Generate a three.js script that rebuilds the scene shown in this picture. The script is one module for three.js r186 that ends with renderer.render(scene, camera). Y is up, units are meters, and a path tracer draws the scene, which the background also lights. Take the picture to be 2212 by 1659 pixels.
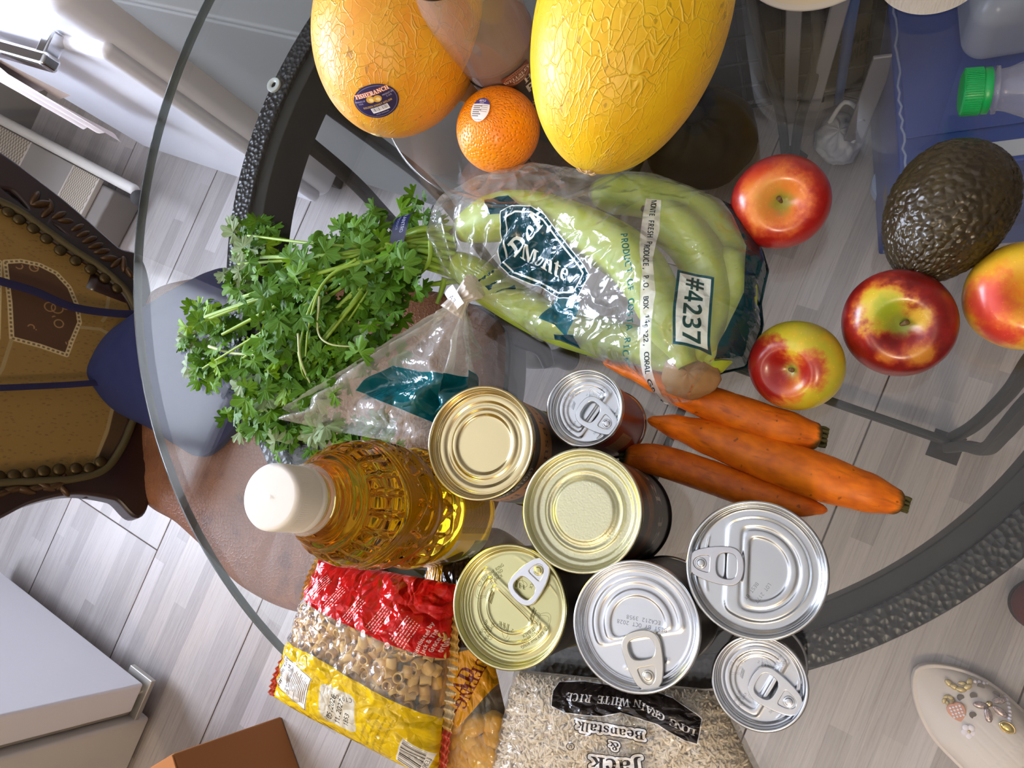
import * as THREE from 'three';
import { ImprovedNoise } from 'three/addons/math/ImprovedNoise.js';
import { RoundedBoxGeometry } from 'three/addons/geometries/RoundedBoxGeometry.js';
import { mergeGeometries as joined } from 'three/addons/utils/BufferGeometryUtils.js';
import { RectAreaLightUniformsLib } from 'three/addons/lights/RectAreaLightUniformsLib.js';

// ---------- camera, sky, lights, exposure ----------
RectAreaLightUniformsLib.init();
const scene = new THREE.Scene();
const renderer = new THREE.WebGLRenderer({ antialias: true });
renderer.toneMapping = THREE.LinearToneMapping;
renderer.toneMappingExposure = 1.45;
renderer.shadowMap.enabled = true;
const FOCAL = 1600, WIDE = 2212, HIGH = 1659;
const camera = new THREE.PerspectiveCamera(2 * Math.atan(HIGH / 2 / FOCAL) * 180 / Math.PI, WIDE / HIGH, 0.02, 40);
camera.position.set(0, 1.32, 0);                                   // hand-held, looking down on the table
{
  const down = new THREE.Vector3((1735 - WIDE / 2) / FOCAL, -(1160 - HIGH / 2) / FOCAL, -1).normalize();  // where straight down falls in the lens
  const over = new THREE.Quaternion().setFromRotationMatrix(new THREE.Matrix4().makeBasis(new THREE.Vector3(1, 0, 0), new THREE.Vector3(0, 0, -1), new THREE.Vector3(0, 1, 0)));
  camera.quaternion.setFromUnitVectors(down.clone().applyQuaternion(over), new THREE.Vector3(0, -1, 0)).multiply(over);
}
scene.background = new THREE.Color(0.74, 0.82, 1.0);                // overcast daylight outside the windows
scene.backgroundIntensity = 6.0;
const ROOM = -0.3944;                                               // the room stands turned against the table's axes
const CR = Math.cos(ROOM), SR = Math.sin(ROOM);
const room = (s, y, l) => new THREE.Vector3(s * CR + l * SR, y, -s * SR + l * CR);  // along the kitchen front, up, away from it
const sun = [];
{
  const day = new THREE.RectAreaLight(new THREE.Color(0.72, 0.80, 1.0), 13.0, 1.3, 1.1);   // daylight in the opening of window_1
  day.position.copy(room(-2.32, 1.40, 0.65)); day.lookAt(room(0, 1.40, 0.65)); day.name = 'window_daylight'; scene.add(day);
}
const LAMPS = [[0.75, 2.45, 1.45, 2.9], [-0.9, 2.45, 2.2, 0.9]];       // s, y, l, candela of the two ceiling globes

// ---------- helpers ----------
let seed = 7;
const rnd = () => { seed = (seed * 1664525 + 1013904223) >>> 0; return seed / 4294967296; };
const rr = (a, b) => a + (b - a) * rnd();
const noise = new ImprovedNoise();
const fbm = (x, y, z, o = 4) => { let s = 0, a = 0.5; for (let i = 0; i < o; i++) { s += a * noise.noise(x, y, z); x *= 2.03; y *= 2.03; z *= 2.03; a *= 0.5; } return s; };
const V = (x, y, z) => new THREE.Vector3(x, y, z);
const clamp = THREE.MathUtils.clamp, lerp = THREE.MathUtils.lerp, sstep = (a, b, x) => { const t = clamp((x - a) / (b - a), 0, 1); return t * t * (3 - 2 * t); };
const hash2 = (x, y) => { const s = Math.sin(x * 127.1 + y * 311.7) * 43758.5453; return s - Math.floor(s); };
function cells(x, y, px = 0, py = 0) {                              // two nearest distances and id of a cell pattern, periodic if px, py
  const ix = Math.floor(x), iy = Math.floor(y); let a = 9, b = 9, id = 0;
  for (let j = -1; j <= 1; j++) for (let i = -1; i <= 1; i++) {
    let cx = ix + i, cy = iy + j; const wx = px ? ((cx % px) + px) % px : cx, wy = py ? ((cy % py) + py) % py : cy;
    const d = Math.hypot(cx + hash2(wx, wy) - x, cy + hash2(wx + 57, wy + 13) - y);
    if (d < a) { b = a; a = d; id = hash2(wx + 3, wy + 7); } else if (d < b) b = d;
  }
  return [a, b, id];
}
const at = (u, v, y) => {                                           // the point at height y seen at a pixel of the photograph
  const d = V((u - WIDE / 2) / FOCAL, -(v - HIGH / 2) / FOCAL, -1).applyQuaternion(camera.quaternion);
  return camera.position.clone().addScaledVector(d, (y - 1.32) / d.y);
};
const TOP = 0.75;                                                   // upper face of the table glass
function canvasTex(w, h, draw, srgb = true, rep) {
  const c = document.createElement('canvas'); c.width = w; c.height = h; draw(c.getContext('2d'), w, h);
  const t = new THREE.CanvasTexture(c); if (srgb) t.colorSpace = THREE.SRGBColorSpace;
  t.wrapS = t.wrapT = rep ? THREE.RepeatWrapping : THREE.ClampToEdgeWrapping; t.anisotropy = 8; return t;
}
function dataTex(w, h, f, srgb = true, rep = true) {                // f(u, v) -> [r, g, b] 0..1 or one number
  const d = new Uint8Array(w * h * 4);
  for (let j = 0; j < h; j++) for (let i = 0; i < w; i++) { let c = f(i / w, j / h, i, j); if (!c.length) c = [c, c, c]; const o = (j * w + i) * 4; d[o] = clamp(c[0], 0, 1) * 255; d[o + 1] = clamp(c[1], 0, 1) * 255; d[o + 2] = clamp(c[2], 0, 1) * 255; d[o + 3] = 255; }
  const t = new THREE.DataTexture(d, w, h); t.magFilter = THREE.LinearFilter; t.minFilter = THREE.LinearFilter; if (srgb) t.colorSpace = THREE.SRGBColorSpace;
  t.wrapS = t.wrapT = rep ? THREE.RepeatWrapping : THREE.ClampToEdgeWrapping; t.needsUpdate = true; return t;
}
const std = (color, roughness = 0.6, metalness = 0, more = {}) => new THREE.MeshStandardMaterial({ color, roughness, metalness, ...more });
const phys = (color, roughness, more = {}) => new THREE.MeshPhysicalMaterial({ color, roughness, ...more });
const used = {};
const numbered = (n) => { const k = used[n] = (used[n] ?? -1) + 1; return k ? n + '_' + String(k).padStart(3, '0') : n; };
function tag(o, label, category, group, kind) { if (label) o.userData.label = label; if (category) o.userData.category = category; if (group) o.userData.group = group; if (kind) o.userData.kind = kind; return o; }
function thing(name, label, category, pos = V(0, 0, 0), turn = 0, group) {
  const o = new THREE.Group(); o.name = numbered(name); o.position.copy(pos); o.rotation.y = turn; scene.add(o); return tag(o, label, category, group);
}
function mesh(name, geo, mat, parent = scene, pos) {
  const m = new THREE.Mesh(geo, mat); m.castShadow = m.receiveShadow = true; m.name = parent === scene ? numbered(name) : name; if (pos) m.position.copy(pos); parent.add(m); return m;
}
const struct = (name, geo, mat, parent = scene) => { const m = mesh(name, geo, mat, parent); if (parent === scene) { m.name = name; m.userData.kind = 'structure'; } return m; };
const lathe = (pts, n = 64) => new THREE.LatheGeometry(pts.map(([r, y]) => new THREE.Vector2(Math.max(r, 0.00001), y)), n);
const tube = (pts, r, n = 24, m = 8, closed = false) => new THREE.TubeGeometry(new THREE.CatmullRomCurve3(pts, closed, 'centripetal'), n, r, m, closed);
const mergeGeometries = (gs) => joined(gs.map((g) => (g.index ? g.toNonIndexed() : g)));
const box = (w, h, d, r = 0.004, x = 0, y = 0, z = 0) => new RoundedBoxGeometry(w, h, d, 2, Math.min(r, w / 2.01, h / 2.01, d / 2.01)).translate(x, y, z);
function grid(nu, nv, f, uvf) {                                      // a sheet of nu x nv cells: f(u, v) -> Vector3
  const p = [], uv = [], ix = [];
  for (let j = 0; j <= nv; j++) for (let i = 0; i <= nu; i++) { const q = f(i / nu, j / nv); p.push(q.x, q.y, q.z); const t = uvf ? uvf(i / nu, j / nv, q) : [i / nu, j / nv]; uv.push(t[0], t[1]); }
  for (let j = 0; j < nv; j++) for (let i = 0; i < nu; i++) { const a = j * (nu + 1) + i, b = a + 1, c = a + nu + 1, d = c + 1; ix.push(a, c, b, b, c, d); }
  const g = new THREE.BufferGeometry(); g.setAttribute('position', new THREE.Float32BufferAttribute(p, 3)); g.setAttribute('uv', new THREE.Float32BufferAttribute(uv, 2)); g.setIndex(ix); g.computeVertexNormals(); return g;
}
const flipped = (g) => { const ix = g.index.array; for (let i = 0; i < ix.length; i += 3) { const k = ix[i]; ix[i] = ix[i + 1]; ix[i + 1] = k; } const n = g.attributes.normal; for (let i = 0; i < n.count; i++) n.setXYZ(i, -n.getX(i), -n.getY(i), -n.getZ(i)); return g; };
function sweep(path, radius, n = 60, m = 16, twist = 0, cap = true) { // round body along a curve: radius(t, angle) in metres
  const curve = new THREE.CatmullRomCurve3(path, false, 'centripetal'), fr = curve.computeFrenetFrames(n, false), p = [], uv = [], ix = [];
  for (let i = 0; i <= n; i++) { const t = i / n, c = curve.getPointAt(t); for (let j = 0; j <= m; j++) { const a = j / m * Math.PI * 2 + twist, r = radius(t, a); const q = c.clone().addScaledVector(fr.normals[i], Math.cos(a) * r).addScaledVector(fr.binormals[i], Math.sin(a) * r); p.push(q.x, q.y, q.z); uv.push(j / m, t); } }
  for (let i = 0; i < n; i++) for (let j = 0; j < m; j++) { const a = i * (m + 1) + j, b = a + 1, c = a + m + 1, d = c + 1; ix.push(a, b, c, b, d, c); }
  if (cap) for (const [row, flip] of [[0, 1], [n, 0]]) { const c = curve.getPointAt(row / n), k = p.length / 3; p.push(c.x, c.y, c.z); uv.push(0.5, row / n); for (let j = 0; j < m; j++) { const a = row * (m + 1) + j; flip ? ix.push(k, a + 1, a) : ix.push(k, a, a + 1); } }
  const g = new THREE.BufferGeometry(); g.setAttribute('position', new THREE.Float32BufferAttribute(p, 3)); g.setAttribute('uv', new THREE.Float32BufferAttribute(uv, 2)); g.setIndex(ix); g.computeVertexNormals();
  const nn = g.attributes.normal; for (let i = 0; i <= n; i++) { const a = i * (m + 1), b = a + m, x = nn.getX(a) + nn.getX(b), y = nn.getY(a) + nn.getY(b), z = nn.getZ(a) + nn.getZ(b), l = Math.hypot(x, y, z) || 1; nn.setXYZ(a, x / l, y / l, z / l); nn.setXYZ(b, x / l, y / l, z / l); }
  return g;
}
function ball(nu, nv, f) { const g = grid(nu, nv, (u, v) => f(u * Math.PI * 2, v * Math.PI)); const n = g.attributes.normal; // closed round body, seam welded in its normals
  for (let j = 0; j <= nv; j++) { const a = j * (nu + 1), b = a + nu, x = n.getX(a) + n.getX(b), y = n.getY(a) + n.getY(b), z = n.getZ(a) + n.getZ(b), l = Math.hypot(x, y, z) || 1; n.setXYZ(a, x / l, y / l, z / l); n.setXYZ(b, x / l, y / l, z / l); }
  for (const j of [0, nv]) { let x = 0, y = 0, z = 0; for (let i = 0; i <= nu; i++) { const k = j * (nu + 1) + i; x += n.getX(k); y += n.getY(k); z += n.getZ(k); } const l = Math.hypot(x, y, z) || 1; for (let i = 0; i <= nu; i++) n.setXYZ(j * (nu + 1) + i, x / l, y / l, z / l); }
  return g; }

// ---------- the setting ----------
const paint = std(0x8a847d, 0.9), white = std(0xe8e8ea, 0.45);
{
  const toneTile = (sd) => canvasTex(512, 2048, (c, w, h) => {       // a printed tile of parallel wood strips
    let s = sd; const r = () => { s = (s * 1664525 + 1013904223) >>> 0; return s / 4294967296; };
    const tones = ['#aca5a1', '#a59e9a', '#b3aca8', '#9d9692', '#b0a9a5', '#a8a19d', '#bab3b0', '#a09996', '#b4aca7'];
    const cols = 9;
    for (let i = 0; i < cols; i++) { let y = -r() * 700; const x0 = i * w / cols; while (y < h) { const len = 320 + r() * 900; c.fillStyle = tones[Math.floor(r() * tones.length)]; c.fillRect(x0, y, w / cols + 1, len + 1); y += len; } }
    for (let i = 0; i < 5200; i++) { const x = r() * w, y = r() * h, l = 30 + r() * 220; c.strokeStyle = r() < 0.5 ? 'rgba(80,66,58,' + (0.03 + r() * 0.07) + ')' : 'rgba(226,216,206,' + (0.03 + r() * 0.07) + ')'; c.lineWidth = 0.6 + r() * 2; c.beginPath(); c.moveTo(x, y); c.bezierCurveTo(x + r() * 6 - 3, y + l * 0.3, x + r() * 8 - 4, y + l * 0.6, x + r() * 6 - 3, y + l); c.stroke(); }
  });
  const mats = [11, 47, 83].map((k) => phys(0xffffff, 0.42, { map: toneTile(k) }));
  const floor = new THREE.Group(); floor.name = 'floor'; floor.userData.kind = 'structure'; floor.rotation.y = ROOM; scene.add(floor);
  const sub = mesh('joint_bed', new THREE.BoxGeometry(5.2, 0.04, 5.3).translate(0.15, -0.0225, 1.1), std(0x5c524c, 0.9), floor);
  const W = 0.3155, L = 1.2, shapes = [0, 1, 2].map((k) => { const g = new RoundedBoxGeometry(W - 0.0022, 0.006, L - 0.0022, 1, 0.0014); const p = g.attributes.position, uv = g.attributes.uv; for (let i = 0; i < p.count; i++) uv.setXY(i, p.getX(i) / W + 0.5, p.getZ(i) / L + 0.5); return g; });
  for (let a = -9; a <= 8; a++) { const s0 = -1.549 + W / 2 + W * (a + 0), shift = [0.602, 0.19, 0.283, 0.83, 0.45][((a % 5) + 5) % 5];
    for (let b = -2; b <= 3; b++) { const l0 = shift - (a === 0 ? 0 : 0) + L / 2 + (b - 1) * L; if (s0 < -2.5 || s0 > 2.7 || l0 < -1.6 || l0 > 3.9) continue;
      const m = mesh('plank', shapes[0], mats[Math.floor(rnd() * 3)], floor, V(s0, -0.003, l0)); if (rnd() < 0.5) m.rotation.y = Math.PI; m.receiveShadow = true; } }
  // walls, with the window of the left wall cut out; the room is closed on all sides
  const wallBox = (name, s0, s1, y0, y1, l0, l1, parent) => { const g = new THREE.BoxGeometry(s1 - s0, y1 - y0, l1 - l0).translate((s0 + s1) / 2, (y0 + y1) / 2, (l0 + l1) / 2); return g; };
  const put = (name, gs, m) => { const o = struct(name, gs.length > 1 ? mergeGeometries(gs) : gs[0], m); o.rotation.y = ROOM; return o; };
  const LW = [-2.45, -2.3], wl = [0.0, 1.3], wy = [0.85, 2.72];
  put('wall_left', [wallBox('', ...LW, 0, wy[0], -1.5, 3.6), wallBox('', ...LW, wy[1], 2.8, -1.5, 3.6), wallBox('', ...LW, wy[0], wy[1], -1.5, wl[0]), wallBox('', ...LW, wy[0], wy[1], wl[1], 3.6)], paint);
  put('wall_back', [wallBox('', -2.45, 2.75, 0, 2.8, -1.5, -1.35)], paint);
  put('wall_right', [wallBox('', 2.6, 2.75, 0, 2.8, -1.35, 3.6)], paint);
  put('wall_front', [wallBox('', -2.45, 2.75, 0, 2.8, 3.6, 3.75)], paint);
  put('ceiling', [wallBox('', -2.45, 2.75, 2.8, 2.9, -1.5, 3.75)], std(0xf2efe9, 0.9));
  const win = new THREE.Group(); win.name = 'window_1'; win.userData.kind = 'structure'; win.rotation.y = ROOM; scene.add(win);
  const fr = [wallBox('', -2.42, -2.36, wy[0], wy[0] + 0.05, ...wl), wallBox('', -2.42, -2.36, wy[1] - 0.05, wy[1], ...wl), wallBox('', -2.42, -2.36, ...wy, wl[0], wl[0] + 0.05), wallBox('', -2.42, -2.36, ...wy, wl[1] - 0.05, wl[1]), wallBox('', -2.42, -2.36, ...wy, 0.62, 0.68)];
  mesh('window_frame', mergeGeometries(fr), white, win);
  for (const [a, b] of [[wl[0] + 0.05, 0.62], [0.68, wl[1] - 0.05]]) mesh('pane', wallBox('', -2.394, -2.39, wy[0] + 0.05, wy[1] - 0.05, a, b), phys(0xffffff, 0.0, { transmission: 1, thickness: 0 }), win);
  mesh('window_sill', new RoundedBoxGeometry(0.2, 0.03, 1.4, 2, 0.006).translate(-2.25, wy[0] - 0.016, 0.65), white, win);
  const blind = thing('roller_blind', 'half-drawn white fabric roller blind in the window on the left', 'blind', room(-2.28, 0, 0.65), ROOM); const bf = phys(0xf2efe8, 0.95, { transmission: 0.75, thickness: 0, side: THREE.DoubleSide });
  mesh('fabric', new THREE.PlaneGeometry(1.24, 0.74).rotateY(Math.PI / 2).translate(-0.05, 2.35, 0), bf, blind); mesh('bottom_bar', box(0.016, 0.024, 1.24, 0.004, -0.05, 1.975, 0), white, blind); mesh('roller', new THREE.CylinderGeometry(0.022, 0.022, 1.26, 24).rotateX(Math.PI / 2).translate(-0.05, 2.695, 0), white, blind);
  for (const [s, y, l, cd] of LAMPS) {
    const t = thing('ceiling_lamp', s > 0 ? 'white glass globe ceiling lamp over the end of the table' : 'white glass globe ceiling lamp near the refrigerator', 'lamp', room(s, 0, l));
    mesh('globe', new THREE.SphereGeometry(0.11, 32, 20).translate(0, y, 0), std(0xfff2dd, 0.5, 0, { emissive: new THREE.Color(1, 0.83, 0.6), emissiveIntensity: 1.6 }), t);
    mesh('canopy', lathe([[0, 2.8], [0.07, 2.8], [0.07, 2.78], [0.02, 2.76], [0.018, y + 0.1]], 32), std(0xb9b4aa, 0.35, 0.8), t);
    const p = new THREE.PointLight(new THREE.Color(1, 0.80, 0.57), cd); p.position.copy(room(s, y, l)); p.shadow.radius = 5.4; p.castShadow = true; p.name = 'lamp_light'; scene.add(p);
  }
}
// kitchen front: cooker and grey cupboard, the refrigerator opposite
{
  const enamel = phys(0xe6e6ec, 0.34, { clearcoat: 0.4, clearcoatRoughness: 0.1 }), chrome = std(0xd6d8dc, 0.12, 1), dark = phys(0x1d1c20, 0.08), grey = std(0x72726f, 0.85);
  const t = thing('cooker', 'white enamel cooker with a chrome oven handle beside the grey cupboard', 'cooker', room(-1.45, 0, -0.555), ROOM);
  mesh('body', new RoundedBoxGeometry(0.60, 0.68, 0.54, 6, 0.03).translate(0, 0.372, 0.012), enamel, t);
  mesh('plinth', box(0.57, 0.05, 0.5, 0.004, 0, 0.025, -0.01), std(0x4a4744, 0.6), t);
  const door = mesh('oven_door', new RoundedBoxGeometry(0.59, 0.55, 0.03, 4, 0.012).translate(0, 0.335, 0.285), enamel, t);
  mesh('hob', box(0.50, 0.012, 0.42, 0.004, -0.02, 0.713, -0.01), dark, t);
  mesh('handle', mergeGeometries([new RoundedBoxGeometry(0.40, 0.03, 0.024, 3, 0.007).translate(0.0, 0.615, 0.333), new RoundedBoxGeometry(0.024, 0.026, 0.05, 2, 0.004).translate(-0.18, 0.615, 0.31), new RoundedBoxGeometry(0.024, 0.026, 0.05, 2, 0.004).translate(0.18, 0.615, 0.31)]), chrome, door);
  const towel = grid(20, 40, (u, v) => { const w = 0.13 + 0.02 * v, k = v < 0.5 ? v / 0.5 : 1 - (v - 0.5) / 0.5, front = v < 0.5 ? 0.363 : 0.349; const yy = 0.635 - (1 - k) * (v < 0.5 ? 0.24 : 0.13) - 0.03 * Math.abs(u - 0.5) * (v < 0.5 ? 1 : 0); return V((u - 0.5) * w + 0.02 * (1 - k), yy, (k > 0.92 ? lerp(front, 0.356, (k - 0.92) / 0.08) : front) + 0.006 * Math.sin(u * 14 + v * 3) * (1 - k)); });
  const tw = thing('tea_towel', 'white and peach tea towel hanging over the chrome oven handle', 'towel', room(-1.45, 0, -0.553), ROOM);
  mesh('cloth', towel, std(0xe9ddd8, 0.95, 0, { side: THREE.DoubleSide }), tw);
  const c = thing('kitchen_cupboard', 'low grey kitchen cupboard seen through the edge of the glass table', 'cupboard', room(-0.8075, 0, -0.62), ROOM);
  mesh('carcass', box(0.595, 0.565, 0.56, 0.003, 0, 0.382, 0), grey, c);
  mesh('plinth', box(0.595, 0.09, 0.5, 0.003, 0, 0.045, 0), std(0x4e4c4a, 0.7), c);
  mesh('door', box(0.59, 0.565, 0.022, 0.004, 0, 0.382, 0.291), grey, c);
  mesh('worktop', box(0.595, 0.010, 0.585, 0.004, 0, 0.670, 0.008), grey, c);
  const f = thing('refrigerator', 'white refrigerator with its door edge and lower hinge showing', 'refrigerator', room(-1.36, 0, 1.16), ROOM);
  const fw = std(0xdedde2, 0.32), fs = std(0xc9c6c0, 0.4);
  mesh('door', box(0.61, 1.18, 0.064, 0.006, 0, 0.66, -0.312), fw, f); mesh('freezer_door', box(0.61, 0.42, 0.064, 0.006, 0, 1.47, -0.312), fw, f);
  mesh('gasket', box(0.585, 1.6, 0.014, 0.003, 0, 0.86, -0.2725), std(0x8f8b84, 0.8), f);
  mesh('body', box(0.625, 1.66, 0.56, 0.008, 0.002, 0.85, 0.017), fs, f);
  const hinge = mesh('hinge', mergeGeometries([box(0.07, 0.012, 0.1, 0.002, 0.275, 0.052, -0.30), new THREE.CylinderGeometry(0.008, 0.008, 0.02, 16).translate(0.29, 0.066, -0.318)]), std(0xb9b6ae, 0.4, 0.6), f);
  for (const [x, z] of [[0.255, -0.27], [0.285, -0.268]]) mesh('screw', new THREE.CylinderGeometry(0.005, 0.005, 0.004, 12).rotateX(Math.PI / 2).translate(x, 0.085, z), std(0x2a2724, 0.5), hinge);
  for (const x of [-0.25, 0.25]) mesh('foot', new THREE.CylinderGeometry(0.02, 0.024, 0.022, 16).translate(x, 0.011, 0.1), std(0x33312f, 0.7), f);
}

// ---------- the table ----------
const gold = (r, c = [0.80, 0.72, 0.47]) => new THREE.MeshStandardMaterial({ color: new THREE.Color(...c), roughness: r, metalness: 1 });
{
  const C = V(-0.147, 0, -0.296), iron = phys(0x26261f, 0.5, { metalness: 0.15 });
  const dimple = dataTex(512, 512, (u, v) => { const [a] = cells(u * 40, v * 40, 40, 40); return clamp(1 - a * 1.25, 0, 1); }, false);
  dimple.repeat.set(1, 1);
  const hammered = phys(0x222223, 0.32, { metalness: 0.2, bumpMap: dimple, bumpScale: 0.0012 });
  const t = thing('dining_table', 'round glass dining table on a dark hammered iron ring with scroll legs', 'table', V(0, 0, 0));
  const glass = phys(new THREE.Color(0.955, 0.968, 0.97), 0.0, { transmission: 1, thickness: 0, ior: 1.5, specularIntensity: 1 });
  const R = 0.5475, h = 0.011;
  mesh('glass_top', mergeGeometries([new THREE.RingGeometry(0.0001, R - 0.003, 180, 1).rotateX(-Math.PI / 2).translate(0, TOP, 0), new THREE.RingGeometry(0.0001, R - 0.003, 180, 1).rotateX(Math.PI / 2).translate(0, TOP - h, 0)]).translate(-0.135, 0, -0.339), glass, t);
  mesh('glass_edge', lathe([[R - 0.003, TOP - h], [R - 0.0012, TOP - h + 0.0006], [R, TOP - h + 0.003], [R, TOP - 0.003], [R - 0.0012, TOP - 0.0006], [R - 0.003, TOP]], 200).translate(-0.135, 0, -0.339), phys(new THREE.Color(0.16, 0.19, 0.185), 0.06, { transmission: 0.55, thickness: 0 }), t);
  const band = (pts) => { const g = lathe(pts, 220); const p = g.attributes.position, uv = g.attributes.uv; for (let i = 0; i < p.count; i++) { const a = Math.atan2(p.getX(i), p.getZ(i)); uv.setXY(i, uv.getX(i) * 13, (Math.hypot(p.getX(i), p.getZ(i)) + p.getY(i)) * 5); } return g.translate(C.x, 0, C.z); };
  const y1 = TOP - h - 0.003;
  mesh('ring', band([[0.3905, y1 - 0.006], [0.3905, y1 - 0.001], [0.392, y1], [0.413, y1], [0.4145, y1 - 0.0015], [0.4145, y1 - 0.048], [0.413, y1 - 0.05], [0.385, y1 - 0.05]]), hammered, t);
  mesh('ring_ledge', band([[0.3912, y1 - 0.0052], [0.3775, y1 - 0.006], [0.3762, y1 - 0.0075], [0.3762, y1 - 0.052], [0.379, y1 - 0.054], [0.39, y1 - 0.054]]), iron, t);
  for (let k = 0; k < 4; k++) {                                      // clear pads between ring and glass; the photo shows one
    const a = k * Math.PI / 2, q = k === 0 ? at(593, 185, y1) : C.clone().add(V(Math.cos(a + 3.9) * 0.402, 0, Math.sin(a + 3.9) * 0.402));
    const pad = mesh('glass_pad', lathe([[0.0035, 0.0005], [0.0035, 0.0024], [0.0078, 0.0029], [0.0085, 0.002], [0.0085, 0]], 32).translate(q.x, y1, q.z), phys(0xdfe6e2, 0.2, { transmission: 0.3, thickness: 0 }), t);
  }
  const flat = (pts, w, th, n = 60) => {                             // a flat iron bar bent along pts, lying on edge
    const cu = new THREE.CatmullRomCurve3(pts, false, 'centripetal'), sh = new THREE.Shape(); const r = Math.min(w, th) * 0.3, a = w / 2, b = th / 2;
    sh.moveTo(-a + r, -b); sh.lineTo(a - r, -b); sh.quadraticCurveTo(a, -b, a, -b + r); sh.lineTo(a, b - r); sh.quadraticCurveTo(a, b, a - r, b); sh.lineTo(-a + r, b); sh.quadraticCurveTo(-a, b, -a, b - r); sh.lineTo(-a, -b + r); sh.quadraticCurveTo(-a, -b, -a + r, -b);
    return new THREE.ExtrudeGeometry(sh, { steps: n, extrudePath: cu, curveSegments: 3 });
  };
  for (let k = 0; k < 4; k++) {
    const a = -ROOM + k * Math.PI / 2, o = (r, y, side) => C.clone().add(V(Math.cos(a) * r - Math.sin(a) * side, y, Math.sin(a) * r + Math.cos(a) * side));
    for (const s of [-1, 1]) mesh('leg', flat([o(0.385, 0.695, s * 0.024), o(0.376, 0.6, s * 0.029), o(0.384, 0.45, s * 0.041), o(0.397, 0.3, s * 0.036), o(0.395, 0.15, s * 0.015), o(0.388, 0.045, s * 0.008)], 0.015, 0.015, 60), iron, t);
    const fx = o(0.39, 0, 0); mesh('foot', new THREE.CylinderGeometry(0.012, 0.032, 0.05, 4, 1).rotateY(Math.PI / 4 - a).translate(fx.x, 0.0255, fx.z), iron, t);
    mesh('stretcher', flat([o(0.02, 0.06, 0), o(0.2, 0.05, 0), o(0.388, 0.05, 0)], 0.02, 0.012, 20), iron, t);
  }
  mesh('hub', new THREE.SphereGeometry(0.032, 24, 16).translate(C.x, 0.06, C.z), iron, t);
}

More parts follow.
